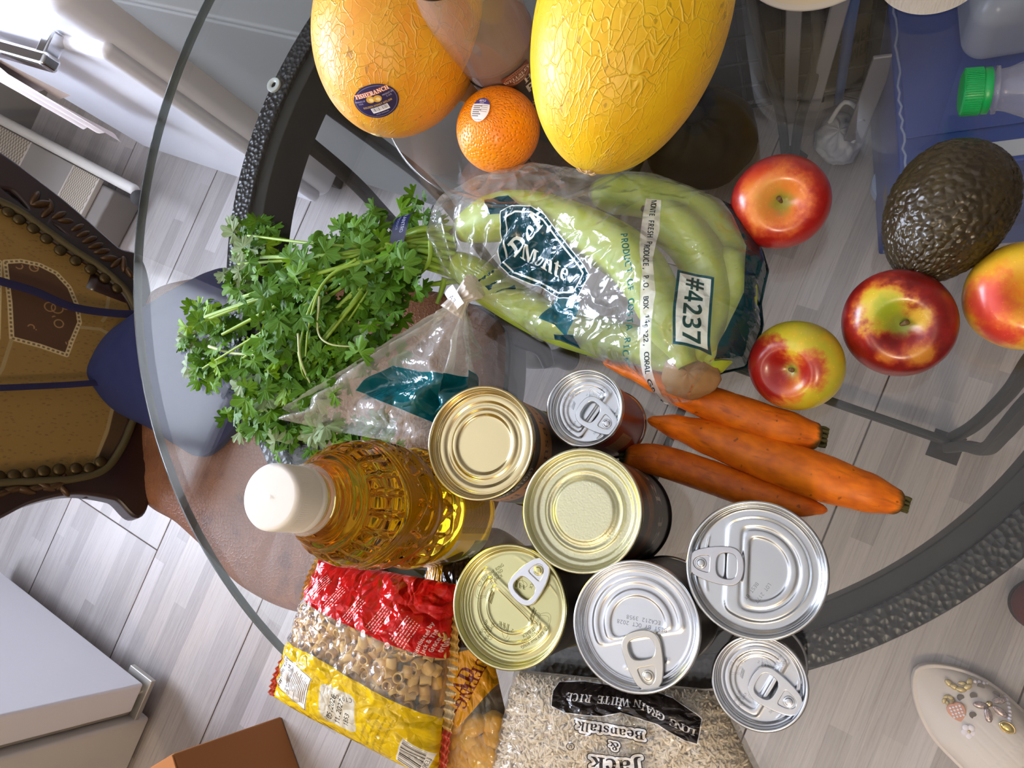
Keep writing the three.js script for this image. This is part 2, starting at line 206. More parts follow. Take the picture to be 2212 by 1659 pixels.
// ---------- tins ----------
{
  const line = (w, h, bg, f) => canvasTex(w, h, (c) => { c.fillStyle = bg; c.fillRect(0, 0, w, h); f(c, w, h); });
  const tabShape = (() => {
    const s = new THREE.Shape(); s.moveTo(-0.0105, -0.0075);                        // ring end at y < 0, nose at y > 0
    s.bezierCurveTo(-0.0112, -0.0155, -0.006, -0.0175, 0, -0.0175); s.bezierCurveTo(0.006, -0.0175, 0.0112, -0.0155, 0.0105, -0.0075);
    s.bezierCurveTo(0.0102, -0.001, 0.0085, 0.006, 0.0062, 0.0102); s.lineTo(0.0028, 0.0136); s.quadraticCurveTo(0, 0.0152, -0.0028, 0.0136); s.lineTo(-0.0062, 0.0102); s.bezierCurveTo(-0.0085, 0.006, -0.0102, -0.001, -0.0105, -0.0075);
    const h = new THREE.Path(); h.moveTo(-0.0079, -0.0085); h.bezierCurveTo(-0.0082, -0.0138, -0.005, -0.0147, 0, -0.0147); h.bezierCurveTo(0.005, -0.0147, 0.0082, -0.0138, 0.0079, -0.0085); h.bezierCurveTo(0.0076, -0.003, 0.0052, -0.002, 0, -0.002); h.bezierCurveTo(-0.0052, -0.002, -0.0076, -0.003, -0.0079, -0.0085); s.holes.push(h);
    const k = new THREE.Path(); k.moveTo(-0.0052, 0.0035); k.quadraticCurveTo(-0.0058, 0.0008, -0.003, 0.0008); k.lineTo(0.003, 0.0008); k.quadraticCurveTo(0.0058, 0.0008, 0.0052, 0.0035); k.bezierCurveTo(0.0046, 0.0078, 0.0034, 0.0106, 0, 0.011); k.bezierCurveTo(-0.0034, 0.0106, -0.0046, 0.0078, -0.0052, 0.0035); s.holes.push(k);
    return new THREE.ExtrudeGeometry(s, { depth: 0.0004, bevelEnabled: true, bevelThickness: 0.0006, bevelSize: 0.0006, bevelSegments: 4, curveSegments: 14 }).rotateX(-Math.PI / 2);
  })();
  const tongue = (() => { const s = new THREE.Shape(); s.moveTo(-0.0046, 0.0032); s.quadraticCurveTo(-0.005, 0.0014, -0.003, 0.0014); s.lineTo(0.003, 0.0014); s.quadraticCurveTo(0.005, 0.0014, 0.0046, 0.0032); s.bezierCurveTo(0.004, 0.0073, 0.003, 0.01, 0, 0.0106); s.bezierCurveTo(-0.003, 0.01, -0.004, 0.0073, -0.0046, 0.0032); return new THREE.ExtrudeGeometry(s, { depth: 0.0003, bevelEnabled: true, bevelThickness: 0.0002, bevelSize: 0.0002, bevelSegments: 2, curveSegments: 12 }).rotateX(-Math.PI / 2); })();
  const rivet = lathe([[0.0033, 0], [0.0033, 0.0005], [0.0028, 0.0007], [0.0024, 0.0005], [0.0022, 0.0009], [0.0016, 0.0013], [0, 0.00135]], 28);
  const bump = (d, w) => Math.exp(-d * d / (w * w));
  const Dshape = (x, z, r, cut) => { const q = Math.hypot(x, z) - r, e = z - cut, k = 0.0035; const h = clamp(0.5 + 0.5 * (q - e) / k, 0, 1); return lerp(e, q, h) + k * h * (1 - h); };
  const step = (d, w) => 1 / (1 + Math.exp(d / w));                  // 1 inside, 0 outside
  function tin(spec) {
    const { r, h, metal, label, lidMap, wall, profile, tab = 0, turn = 0 } = spec, p = spec.at;
    const t = thing('tin_can', spec.say, 'tin can', V(p.x, TOP + 0.0004, p.z));
    const rb = r - 0.0016, hs = h - 0.0042, ry = r / 0.038;
    const seam = (y, up) => up ? [[rb, y], [r - 0.0003, y + 0.0004], [r, y + 0.001], [r, y + 0.0034], [r - 0.0005, y + 0.0041], [r - 0.0012, y + 0.0043], [r - 0.0019, y + 0.0040], [r - 0.0023, y + 0.0033], [r - 0.0029, y - 0.0015]] : [[r - 0.003, y + 0.003], [r - 0.0022, y + 0.0002], [r - 0.0012, y], [r - 0.0003, y + 0.0004], [r, y + 0.0012], [r, y + 0.0034], [rb, y + 0.0042]];
    mesh('rim', lathe(seam(hs, 1), 96), metal, t); mesh('base_rim', lathe(seam(0, 0), 96), spec.rimMetal ?? metal, t);
    const body = []; for (let i = 0; i <= 30; i++) { const y = 0.0042 + (hs - 0.0042) * i / 30; body.push([rb - (spec.ribs && i > 9 && i < 21 ? 0.0004 * (1 + Math.cos((i - 9) / 12 * Math.PI * 10)) : 0), y]); }
    mesh(spec.labelName ?? 'paper_label', lathe(body, 96), wall, t).rotation.y = spec.wallTurn ?? 0;
    const R = r - 0.0028, nr = 84, nt = 144, y0 = hs - 0.0014;
    const lid = grid(nt, nr, (u, v) => { const a = u * Math.PI * 2, q = R * (0.002 + 0.998 * v), x = Math.sin(a) * q, z = Math.cos(a) * q; let y = y0 - 0.0022 * step(q - R + 0.0012, 0.0003) + profile(q / R, x / ry, z / ry, q); return V(x, y, z); }, (u, v, q) => [0.5 + q.x / (2 * R), 0.5 - q.z / (2 * R)]);
    lid.setIndex(lid.index); { const n = lid.attributes.normal, m = nt + 1; for (let j = 0; j <= nr; j++) { const a = j * m, b = a + nt, x = n.getX(a) + n.getX(b), y = n.getY(a) + n.getY(b), z = n.getZ(a) + n.getZ(b), l = Math.hypot(x, y, z) || 1; n.setXYZ(a, x / l, y / l, z / l); n.setXYZ(b, x / l, y / l, z / l); } }
    const lm = metal.clone(); if (lidMap) lm.map = lidMap; Object.assign(lm, spec.lidMore ?? {});
    const L = mesh('lid', lid, lm, t); L.rotation.y = turn;
    if (tab) { const k = spec.tabScale ?? 1, g = tabShape.clone().scale(k, k, k), o = mesh('pull_tab', g, spec.tabMetal ?? metal, t, V(Math.sin(turn) * tab, y0 + 0.0014, Math.cos(turn) * tab)); o.rotation.y = turn + Math.PI; o.rotation.x = 0;
      mesh('tongue', tongue.clone().scale(k, k, k).translate(0, -0.0004, 0), spec.tabMetal ?? metal, o); mesh('rivet', rivet.clone().scale(k, k, k).translate(0, 0.0003, -0.0062 * k), spec.rivetMetal ?? metal, o); }
    return t;
  }
  const rings = (list) => (q) => { let y = 0; for (const [c, w, hgt] of list) y += hgt * bump(q - c, w); return y; };
  const steps = (list) => (q) => { let y = 0; for (const [c, w, hgt] of list) y += hgt * step(q - c, w); return y; };
  const silver = std(new THREE.Color(0.68, 0.70, 0.73), 0.24, 1), silver2 = std(new THREE.Color(0.62, 0.64, 0.65), 0.2, 1), goldA = gold(0.22, [0.62, 0.51, 0.28]), goldB = gold(0.32, [0.66, 0.65, 0.44]), goldC = gold(0.28, [0.56, 0.53, 0.28]);
  const dim = (m) => m; const script = (c, s, x, y, size, rot, font = 'sans-serif', col = '#3d3a22') => { c.save(); c.translate(x, y); c.rotate(rot); c.font = size + 'px ' + font; c.fillStyle = col; c.textAlign = 'center'; c.textBaseline = 'middle'; c.fillText(s, 0, 0); c.restore(); };
  // printed lids (metal colour stays white in the map, ink darkens it)
  const howTo = (ink, both, sc = 1) => line(1024, 1024, '#ffffff', (c) => {
    const put = (rot) => { c.save(); c.translate(512, 512); c.rotate(rot);
      const words = (arr, x, y, a) => arr.forEach((s, i) => script(c, s, x + Math.sin(-a) * -34 * i * -1, y + 38 * i * Math.cos(a), 40, a, 'sans-serif', ink));
      words(['LIFT THE RING', 'AND BEND', 'IT BACK'], -205, -285, -0.62); c.strokeStyle = ink; c.fillStyle = ink; c.lineWidth = 3;
      c.beginPath(); c.arc(-330, -172, 19, 0, 7); c.stroke(); script(c, '1', -330, -172, 26, -0.5, 'sans-serif', ink);
      // little drawing of a tin being opened
      c.save(); c.translate(-225, -70); c.rotate(0.2); c.lineWidth = 2.2; c.beginPath(); c.ellipse(-14, -20, 30, 52, 0.35, 0, 7); c.stroke(); c.beginPath(); c.ellipse(-14, -20, 18, 36, 0.35, 0, 7); c.stroke(); for (let i = 0; i < 9; i++) { c.lineWidth = 3 + (i % 3) * 2; c.beginPath(); c.moveTo(8 + i * 4.5, -62 + i * 3); c.lineTo(-4 + i * 5, 46 + i * 3); if (i % 2) c.stroke(); } c.lineWidth = 2; c.beginPath(); c.moveTo(-36, 10); c.bezierCurveTo(-120, 40, -140, 20, -130, -20); c.moveTo(-40, 22); c.bezierCurveTo(-110, 70, -150, 60, -148, -10); c.bezierCurveTo(-150, -60, -150, -80, -128, -110); c.stroke(); script(c, '1', -66, -54, 40, 0.2, 'sans-serif', ink); c.restore();
      words(['PULL UP', 'AND', 'PEEL BACK'], -272, 212, -1.1); c.beginPath(); c.arc(-205, 292, 22, 0, 7); c.lineWidth = 3; c.stroke(); script(c, '2', -205, 292, 30, -1.0, 'sans-serif', ink);
      c.save(); c.translate(-75, 190); for (let i = 0; i < 10; i++) { c.lineWidth = 2.5 + (i % 3) * 2; c.beginPath(); c.moveTo(-55 + i * 13, -48 + i * 3); c.lineTo(-46 + i * 11, -8 + i * 5); if (i % 3) c.stroke(); } c.lineWidth = 2.4; c.beginPath(); c.ellipse(-20, 8, 46, 26, 0.35, 0, 7); c.stroke(); c.beginPath(); c.moveTo(-30, 10); c.bezierCurveTo(0, 50, -20, 90, 20, 104); c.bezierCurveTo(50, 80, 50, 50, 30, 20); c.stroke(); c.beginPath(); c.moveTo(-90, 100); c.bezierCurveTo(-30, 160, 40, 150, 60, 90); c.stroke(); script(c, '2', 84, 28, 40, 3.4, 'sans-serif', ink); c.restore();
      c.restore(); };
    put(0); if (both) put(Math.PI);
  });
  const wallTex = {
    beans: line(1024, 512, '#4a4640', (c) => { c.fillStyle = '#c18a4e'; c.fillRect(0, 70, 1024, 120); c.fillStyle = '#2e3c38'; c.fillRect(0, 250, 1024, 262); for (let i = 0; i < 3; i++) { const x = i * 341; script(c, 'Baked Beans', x + 150, 128, 62, 0, 'serif', '#2a241e'); script(c, '14 oz (410g)', x + 150, 40, 34, 0, 'sans-serif', '#d8d2c4'); c.fillStyle = '#8a9a4a'; c.fillRect(x + 20, 300, 260, 90); } }),
    roast: line(1024, 512, '#3a3936', (c) => { c.fillStyle = '#6b4a2c'; c.fillRect(0, 120, 1024, 90); for (let i = 0; i < 900; i++) { c.fillStyle = 'rgba(' + (120 + rnd() * 90) + ',' + (70 + rnd() * 60) + ',40,.5)'; c.fillRect(rnd() * 1024, 120 + rnd() * 90, 14, 6); } for (let i = 0; i < 3; i++) script(c, 'Roast', i * 341 + 170, 330, 120, 0, 'serif', '#b9b4aa'); }),
    dark: line(512, 256, '#35312d', (c) => { c.fillStyle = '#433c36'; c.fillRect(0, 60, 512, 30); for (let i = 0; i < 3; i++) script(c, 'WHOLE KERNEL', i * 170 + 80, 150, 20, 0, 'serif', '#6f675e'); }),
    red: line(1024, 512, '#7c2a22', (c) => { c.fillStyle = '#5d1f1a'; c.fillRect(0, 0, 1024, 16); for (let i = 0; i < 2; i++) { const x = i * 512; c.fillStyle = '#a58a68'; c.fillRect(x + 180, 150, 110, 200); c.fillStyle = '#6e5a40'; for (let k = 0; k < 8; k++) c.fillRect(x + 192, 168 + k * 22, 86, 9); } }),
  };
  const paper = (t, more) => phys(0xffffff, 0.35, { map: t, ...more });
  const plainGold = (q, x, z) => steps([[0.93, 0.01, 0.0006], [0.80, 0.014, -0.0016], [0.665, 0.012, 0.0013], [0.56, 0.012, -0.0017]])(q) + rings([[0.72, 0.03, 0.0003]])(q);
  const matGold = (q, x, z) => steps([[0.86, 0.008, -0.0016], [0.72, 0.008, 0.0012], [0.66, 0.008, -0.0010], [0.60, 0.008, 0.0010], [0.54, 0.009, 0.0012]])(q);
  const grainTex = dataTex(256, 256, (u, v) => 0.5 + 0.5 * fbm(u * 60, v * 60, 3, 2), false, false);
  const place = (u, v, y) => { const q = at(u, v, y); return q; };
  tin({ say: 'gold-topped tin without a ring pull, leaning over the oil bottle, bean label', at: place(1036, 956, 0.862), r: 0.0393, h: 0.112, metal: goldA, wall: paper(wallTex.beans), wallTurn: 1.75, profile: plainGold, lidMore: {} });
  tin({ say: 'tin with a matte pale gold lid of plain rings and a dark label', at: place(1255, 1102, 0.862), r: 0.0393, h: 0.112, metal: goldB, rimMetal: std(0x2c2a28, 0.4, 0.5), wall: paper(wallTex.roast), wallTurn: 1.65, profile: matGold, lidMore: { bumpMap: grainTex, bumpScale: 0.0003, roughness: 0.42 } });
  const ezo = (beads, cut) => (q, x, z) => { let y = 0; for (const [r, c, w, hgt] of beads) { const d = Dshape(x, z, r, c); y += hgt * bump(d, w); } return y; };
  const steps2 = (beads) => (q, x, z) => { let y = 0; for (const [r, c, w, hgt] of beads) y += hgt * step(Dshape(x, z, r, c), w); return y; };
  const sideBars = (x, z, zc, xr) => { const d = Math.hypot(Math.max(Math.abs(Math.abs(x) - xr) - 0.0035, 0), z - zc - 0.15 * (Math.abs(x) - xr) * -1); return 0.0004 * bump(d, 0.0006); };
  const pullA = (q, x, z) => ezo([[0.0285, 0.006, 0.0010, 0.0009], [0.0225, 0.004, 0.0009, 0.0009], [0.0165, 0.002, 0.0009, 0.0008]])(q, x, z) + sideBars(x, z, 0.0255, 0.0135) + 0.0004 * step(q - 0.9, 0.01);
  const pullB = (q, x, z) => { let y = steps([[0.955, 0.008, -0.0006]])(q) + rings([[0.9, 0.02, 0.0006]])(q); y += steps2([[0.0275, 0.008, 0.00035, 0.0009], [0.0240, 0.007, 0.00035, -0.0008], [0.0205, 0.006, 0.00035, 0.0009], [0.0165, 0.005, 0.0003, -0.0009]])(q, x, z); y += 0.0006 * (bump(Math.hypot(Math.abs(x) - 0.0125, z - 0.0225), 0.0011)); return y; };
  const pullC = (q, x, z) => steps2([[0.0285, 0.0165, 0.0004, 0.0012], [0.0235, 0.0085, 0.00035, -0.0009], [0.0215, 0.0075, 0.00035, 0.0007], [0.0175, 0.004, 0.00035, -0.0010]])(q, x, z) + sideBars(x, z, 0.027, 0.0115) + rings([[0.95, 0.015, 0.0004]])(q);
  const pullS = (q, x, z) => steps2([[0.0285, 0.0115, 0.0005, 0.0010], [0.0235, 0.0075, 0.0004, -0.0008], [0.0195, 0.005, 0.0004, -0.0006]])(q, x, z) + sideBars(x, z, 0.0255, 0.0135) + rings([[0.95, 0.015, 0.0004]])(q);
  const date = (rows, ink) => line(1024, 1024, '#ffffff', (c) => rows.forEach(([s, x, y, a, z]) => script(c, s, x, y, z, a, 'monospace', ink)));
  const ang = (dx, dz) => Math.atan2(dx, dz);
  const aluTab = std(new THREE.Color(0.64, 0.64, 0.66), 0.22, 1), dullTab = std(new THREE.Color(0.62, 0.60, 0.55), 0.3, 1);
  tin({ say: 'green-gold ring-pull tin printed LIFT THE RING AND BEND IT BACK', at: place(1098, 1310, 0.860), r: 0.0393, h: 0.110, metal: goldC, wall: paper(wallTex.dark), profile: pullA, tab: 0.0235, turn: ang(0.62, -0.78), tabMetal: aluTab, rivetMetal: goldC, lidMap: (() => { const t = howTo('#5b552c', true); t.center.set(0.5, 0.5); t.rotation = -ang(0.62, -0.78) ; return t; })(), lidMore: { roughness: 0.3 } });
  tin({ say: 'silver ring-pull tin stamped OCT, between the green-gold tin and the largest silver one', at: place(1372, 1352, 0.862), r: 0.0386, h: 0.112, metal: silver, wall: paper(wallTex.dark), profile: pullB, tab: 0.0225, turn: ang(0.24, 0.95), tabMetal: dullTab, tabScale: 1.08, rivetMetal: dullTab, lidMap: (() => { const t = date([['ECA212 3958', 560, 470, 3.25, 46], ['BEST BY OCT 2028', 545, 520, 3.25, 46]], '#8b8f92'); t.center.set(0.5, 0.5); t.rotation = -ang(0.24, 0.95); return t; })() });
  tin({ say: 'largest silver ring-pull tin, right of the others, its tab pointing left', at: place(1632, 1230, 0.866), r: 0.0389, h: 0.116, metal: silver2, wall: paper(wallTex.dark), profile: pullC, tab: 0.0245, turn: ang(-0.99, -0.06), tabMetal: aluTab, tabScale: 1.0, lidMap: (() => { const t = date([['BEST BY', 470, 690, 2.2, 40], ['LOT 2177', 560, 700, 2.2, 40]], '#b3b6b4'); t.center.set(0.5, 0.5); t.rotation = -ang(-0.99, -0.06); return t; })() });
  tin({ say: 'small silver ring-pull tin with a red label beside the banana bag', at: place(1262, 881, 0.834), r: 0.0274, h: 0.084, metal: silver2, wall: paper(wallTex.red), wallTurn: 2.35, profile: pullS, tab: 0.0125, turn: ang(0.80, 0.56), tabScale: 0.98, lidMap: (() => { const t = howTo('#8f9294', true); t.center.set(0.5, 0.5); t.rotation = -ang(0.80, 0.56); return t; })() });
  tin({ say: 'small silver ring-pull tin standing over the dark table ring by the rice', at: place(1640, 1475, 0.834), r: 0.0276, h: 0.084, metal: silver, wall: paper(wallTex.dark), profile: pullS, tab: 0.0125, turn: ang(0.86, 0.5), tabScale: 0.98, lidMap: (() => { const t = howTo('#9a9c9c', true); t.center.set(0.5, 0.5); t.rotation = -ang(0.86, 0.5); return t; })() });
}

// ---------- fruit and glassware ----------
const alongAxis = (o, axis, roll = 0) => { o.quaternion.setFromUnitVectors(V(0, 1, 0), axis.clone().normalize()).multiply(new THREE.Quaternion().setFromAxisAngle(V(0, 1, 0), roll)); return o; };
const facing = (c, u, v, R) => { const e = camera.position, d = at(u, v, 0.75).sub(e).normalize(), w = e.clone().sub(c), b = w.dot(d), q = b * b - w.lengthSq() + R * R; return e.clone().addScaledVector(d, q > 0 ? -b - Math.sqrt(q) : -b).sub(c).normalize(); };  // from a ball's middle towards the spot of its skin seen at a pixel
function patch(R, dir, w, h, roll, lift = 0.0006, f = () => 0) {       // a sticker that hugs a round body of radius R
  const n = dir.clone().normalize(), x0 = V(1, 0, 0).addScaledVector(n, -n.x).normalize(), y0 = n.clone().cross(x0), x = x0.clone().multiplyScalar(Math.cos(roll)).addScaledVector(y0, Math.sin(roll)), y = n.clone().cross(x);
  const p = [], uv = [], ix = [], nr = 8, nt = 48;
  for (let j = 0; j <= nr; j++) for (let i = 0; i <= nt; i++) { const a = i / nt * Math.PI * 2, cx = Math.cos(a) * j / nr, cy = Math.sin(a) * j / nr, k = f(cx, cy); const q = n.clone().multiplyScalar(R).addScaledVector(x, cx * w / 2).addScaledVector(y, cy * h / 2); q.setLength(R + lift); p.push(q.x, q.y, q.z); uv.push(0.5 + cx / 2, 0.5 + cy / 2); }
  for (let j = 0; j < nr; j++) for (let i = 0; i < nt; i++) { const a = j * (nt + 1) + i, b = a + 1, c = a + nt + 1, d = c + 1; ix.push(a, c, b, b, c, d); }
  const g = new THREE.BufferGeometry(); g.setAttribute('position', new THREE.Float32BufferAttribute(p, 3)); g.setAttribute('uv', new THREE.Float32BufferAttribute(uv, 2)); g.setIndex(ix); g.computeVertexNormals(); return g;
}
const write = (c, s, x, y, font, col, rot = 0, align = 'center') => { c.save(); c.translate(x, y); c.rotate(rot); c.font = font; c.fillStyle = col; c.textAlign = align; c.textBaseline = 'middle'; c.fillText(s, 0, 0); c.restore(); };
{
  // glass bowl
  const BC = V(-0.186, TOP + 0.0005, -0.3935), bowlGlass = phys(new THREE.Color(0.965, 0.975, 0.972), 0.02, { transmission: 1, thickness: 0, ior: 1.5 });
  const b = thing('glass_bowl', 'clear round glass bowl holding the melons, the orange and the salt jar', 'bowl', BC);
  mesh('bowl_wall', lathe([[0, 0.0], [0.066, 0.0], [0.07, 0.002], [0.09, 0.010], [0.117, 0.024], [0.136, 0.042], [0.1455, 0.0585], [0.1485, 0.0605], [0.1497, 0.0635], [0.148, 0.0655], [0.1455, 0.0645], [0.142, 0.060], [0.133, 0.045], [0.112, 0.028], [0.088, 0.0145], [0.068, 0.007], [0, 0.006]], 120), bowlGlass, b);
  // melons
  const net = (seed0, fu, fv, base, warm, pale, amount) => { const col = [], hgt = []; const W = 1024, H = 1024;
    const f = (u, v) => { const a = u * Math.PI * 2, cx = Math.cos(a), cy = Math.sin(a), w1 = fbm(cx * 2.2 + seed0, cy * 2.2, v * 5, 3), w2 = fbm(cx * 2.2, cy * 2.2 + seed0, v * 5 + 9, 3);
      const [a1, b1] = cells(u * fu + w1 * 2.2, v * fv + w2 * 2.6, fu, 0), [a2, b2] = cells(u * fu * 2 + w2 * 3 + 5, v * fv * 1.6 + w1 * 3, fu * 2, 0);
      const mask = sstep(-0.22, 0.22, fbm(cx * 1.4 + 3, cy * 1.4 + seed0, v * 2.5, 3) + amount), l1 = 1 - sstep(0.01, 0.085, b1 - a1), l2 = (1 - sstep(0.01, 0.10, b2 - a2)) * 0.55; return [Math.max(l1, l2) * (0.18 + 0.82 * mask), fbm(cx * 3, cy * 3 + seed0, v * 6, 4), fbm(cx * 9 + 4, cy * 9, v * 20, 3)]; };
    const buf = new Float32Array(W * H); const map = dataTex(W, H, (u, v, i, j) => { const [l, m, s] = f(u, v); buf[j * W + i] = l; const k = clamp(0.5 + m * 1.3, 0, 1), sp = s > 0.34 ? 0.8 : 1; return [0, 1, 2].map((c) => lerp(lerp(base[c], warm[c], k) * sp, pale[c], l * 0.6)); });
    const bump = dataTex(W, H, (u, v, i, j) => buf[j * W + i], false); return { map, bump }; };
  const melon = (say, c, axis, rx, ry, tex, roll, more) => { const m = thing('melon', say, 'melon', c); alongAxis(m, axis, roll);
    const g = ball(96, 96, (a, p) => { const k = 1 + 0.012 * fbm(Math.cos(a) * 1.3, Math.sin(a) * 1.3, p * 1.5 + rx * 90, 2), s = Math.sin(p), y = -Math.cos(p); return V(Math.cos(a) * s * rx * k, y * ry * k * (1 + 0.02 * y), Math.sin(a) * s * rx * k); });
    mesh('rind', g, phys(0xffffff, 0.42, { map: tex.map, bumpMap: tex.bump, bumpScale: 0.0007, clearcoat: 0.15, clearcoatRoughness: 0.35 }), m); return m; };
  const t1 = net(1.3, 34, 22, [0.90, 0.66, 0.12], [0.90, 0.58, 0.07], [0.92, 0.76, 0.36], 0.06), t2 = net(7.7, 34, 19, [0.93, 0.76, 0.05], [0.91, 0.69, 0.03], [0.94, 0.82, 0.34], 0.0);
  const c1 = at(862, 62, 0.838), a1 = at(822, 300, 0.82).sub(at(872, 60, 0.838)), c2 = at(1364, 40, 0.872), a2 = at(1276, 372, 0.845).sub(at(1372, 40, 0.872));
  const m1 = melon('orange-yellow netted melon with an oval purple sticker, left of the salt jar', c1, a1, 0.0715, 0.088, t1, 0.4);
  const m2 = melon('larger bright yellow netted melon with a dry stem end, right of the salt jar', c2, a2, 0.0660, 0.1035, t2, 2.2);
  const stemEnd = ball(14, 10, (a, p) => V(Math.cos(a) * Math.sin(p) * 0.006 * (1 + 0.4 * Math.sin(a * 5)), -Math.cos(p) * 0.0028, Math.sin(a) * Math.sin(p) * 0.006 * (1 + 0.4 * Math.cos(a * 3))));
  mesh('stem_scar', stemEnd, std(0xcfb185, 0.9), m2, V(0.001, 0.1045, 0));
  const fibres = []; for (let k = 0; k < 9; k++) { const a = k * 0.7, r = rr(0.004, 0.009); fibres.push(tube([V(0, 0.1055, 0), V(Math.cos(a) * r * 0.6, 0.107, Math.sin(a) * r * 0.6), V(Math.cos(a) * r, 0.1055, Math.sin(a) * r)], 0.0005, 6, 5)); } mesh('stem_fibres', mergeGeometries(fibres), std(0xc9ab7c, 0.9), m2);
  mesh('stem_scar', stemEnd.clone().scale(0.8, 0.7, 0.8), std(0xd6c08e, 0.9), m1, V(0, 0.0887, 0));
  const st = canvasTex(512, 384, (c) => { c.fillStyle = '#2f2650'; c.fillRect(0, 0, 512, 384); c.strokeStyle = '#8f86a8'; c.lineWidth = 5; c.beginPath(); c.ellipse(256, 192, 236, 172, 0, 0, 7); c.stroke(); c.strokeStyle = '#d8603a'; c.lineWidth = 8; c.font = 'bold 60px serif'; c.textAlign = 'center'; c.strokeText('FISHER', 170, 112); c.strokeText('RANCH', 352, 112); write(c, 'FISHER', 170, 92, 'bold 60px serif', '#f4ead2'); write(c, 'RANCH', 352, 92, 'bold 60px serif', '#f4ead2'); for (const [x, y] of [[216, 152], [292, 164]]) { c.fillStyle = '#d9a53c'; c.beginPath(); c.ellipse(x, y, 48, 38, 0, 0, 7); c.fill(); c.fillStyle = '#efd79a'; c.beginPath(); c.ellipse(x + 6, y + 6, 26, 20, 0.4, 0, 7); c.fill(); } write(c, 'PRODUCE OF', 86, 150, '22px sans-serif', '#d8d2e4'); write(c, 'U.S.A.', 86, 176, '22px sans-serif', '#d8d2e4'); write(c, 'PRODUIT DES', 426, 150, '22px sans-serif', '#d8d2e4'); write(c, 'E.-U.A.', 426, 176, '22px sans-serif', '#d8d2e4'); write(c, 'GOLDEN HONEY MELON', 256, 226, 'bold 30px sans-serif', '#c9a348'); c.fillStyle = '#f2f0f4'; c.fillRect(160, 248, 200, 62); c.fillStyle = '#1c1824'; for (let x = 168; x < 352; x += 4 + Math.floor(hash2(x, 3) * 6)) c.fillRect(x, 252, 1 + Math.floor(hash2(x, 9) * 4), 42); write(c, '#4329  Distribuido', 256, 330, '18px sans-serif', '#d8d2e4'); });
  const onBody = (g, m, rx, ry, lift = 0.0007) => { const p = g.attributes.position, q = m.quaternion.clone().invert(), v = V(); for (let i = 0; i < p.count; i++) { v.fromBufferAttribute(p, i).applyQuaternion(q); const k = 1 / Math.sqrt((v.x * v.x + v.z * v.z) / (rx * rx) + v.y * v.y / (ry * ry)); v.multiplyScalar(k * 1.012).addScaledVector(v.clone().normalize(), lift); p.setXYZ(i, v.x, v.y, v.z); } g.computeVertexNormals(); return g; };
  mesh('sticker', onBody(patch(0.08, facing(c1, 815, 210, 0.079), 0.0385, 0.0275, 0.08), m1, 0.0715, 0.088), phys(0xffffff, 0.35, { map: st }), m1);
  // orange
  const co = at(1076, 281, 0.7955), o = thing('orange', 'round orange with a small white and purple sticker in the glass bowl', 'orange', co);
  const pores = dataTex(512, 512, (u, v) => { const [a] = cells(u * 52, v * 34, 52, 34); return sstep(0.0, 0.42, a); }, false);
  const skin = dataTex(256, 256, (u, v) => { const k = fbm(Math.cos(u * 6.283) * 2, Math.sin(u * 6.283) * 2, v * 4, 3); return [0.98 + k * 0.04, 0.56 + k * 0.10, 0.02]; });
  mesh('peel', ball(72, 48, (a, p) => { const s = Math.sin(p), y = -Math.cos(p); const r = 0.0352 * (1 + 0.008 * fbm(Math.cos(a), Math.sin(a), p * 2, 2)); return V(Math.cos(a) * s * r, y * r * 0.965 + (y > 0.98 ? -0.0006 : 0), Math.sin(a) * s * r); }), phys(0xffffff, 0.3, { map: skin, bumpMap: pores, bumpScale: 0.0006 }), o);
  const so = canvasTex(256, 320, (c) => { c.fillStyle = '#efe9e8'; c.fillRect(0, 0, 256, 320); c.fillStyle = '#4b3f86'; c.fillRect(0, 0, 256, 88); write(c, '4012', 128, 40, 'bold 44px sans-serif', '#efe9f4'); write(c, 'SPAIN', 128, 74, '22px sans-serif', '#efe9f4'); c.fillStyle = '#6f6860'; for (let k = 0; k < 6; k++) c.fillRect(30, 112 + k * 26, k % 2 ? 96 : 120, 12); c.fillStyle = '#b7aeaa'; for (let k = 0; k < 4; k++) c.fillRect(136, 104 + k * 26, 90, 9); write(c, 'Ctra Navel', 128, 292, '24px sans-serif', '#5a534e'); });
  mesh('sticker', patch(0.0351, facing(co, 1037, 236, 0.0352), 0.0165, 0.0205, -0.25), phys(0xffffff, 0.35, { map: so }), o);
  // salt jar standing in the bowl
  const js = thing('salt_jar', 'clear plastic salt jar with a brown label and dark lid between the melons', 'jar', at(1124, 182, TOP + 0.008).setY(TOP + 0.007));
  const lab = canvasTex(2048, 512, (c) => { c.fillStyle = '#33231f'; c.fillRect(0, 0, 2048, 512); for (let i = 0; i < 2; i++) { const x = 512 + i * 1024; c.fillStyle = '#c8beb6'; c.font = 'bold 108px serif'; write(c, 'HIMALAYAN', x, 78, 'bold 106px serif', '#d8cec6'); write(c, 'PINK SALT', x, 205, 'bold 150px sans-serif', '#d8cec6'); write(c, 'Finest Grade', x, 310, '54px serif', '#c6bab2'); c.strokeStyle = '#a89a90'; c.lineWidth = 4; c.strokeRect(x - 170, 345, 340, 70); write(c, 'GRINDER', x, 382, 'bold 52px serif', '#c6bab2'); write(c, 'NET WT. 13.5 OZ (383g)', x, 458, '44px sans-serif', '#b8aca4'); c.fillStyle = '#c98a6c'; for (let k = 0; k < 40; k++) c.fillRect(x - 420 + rnd() * 160, 360 + rnd() * 110, 16, 12); } });
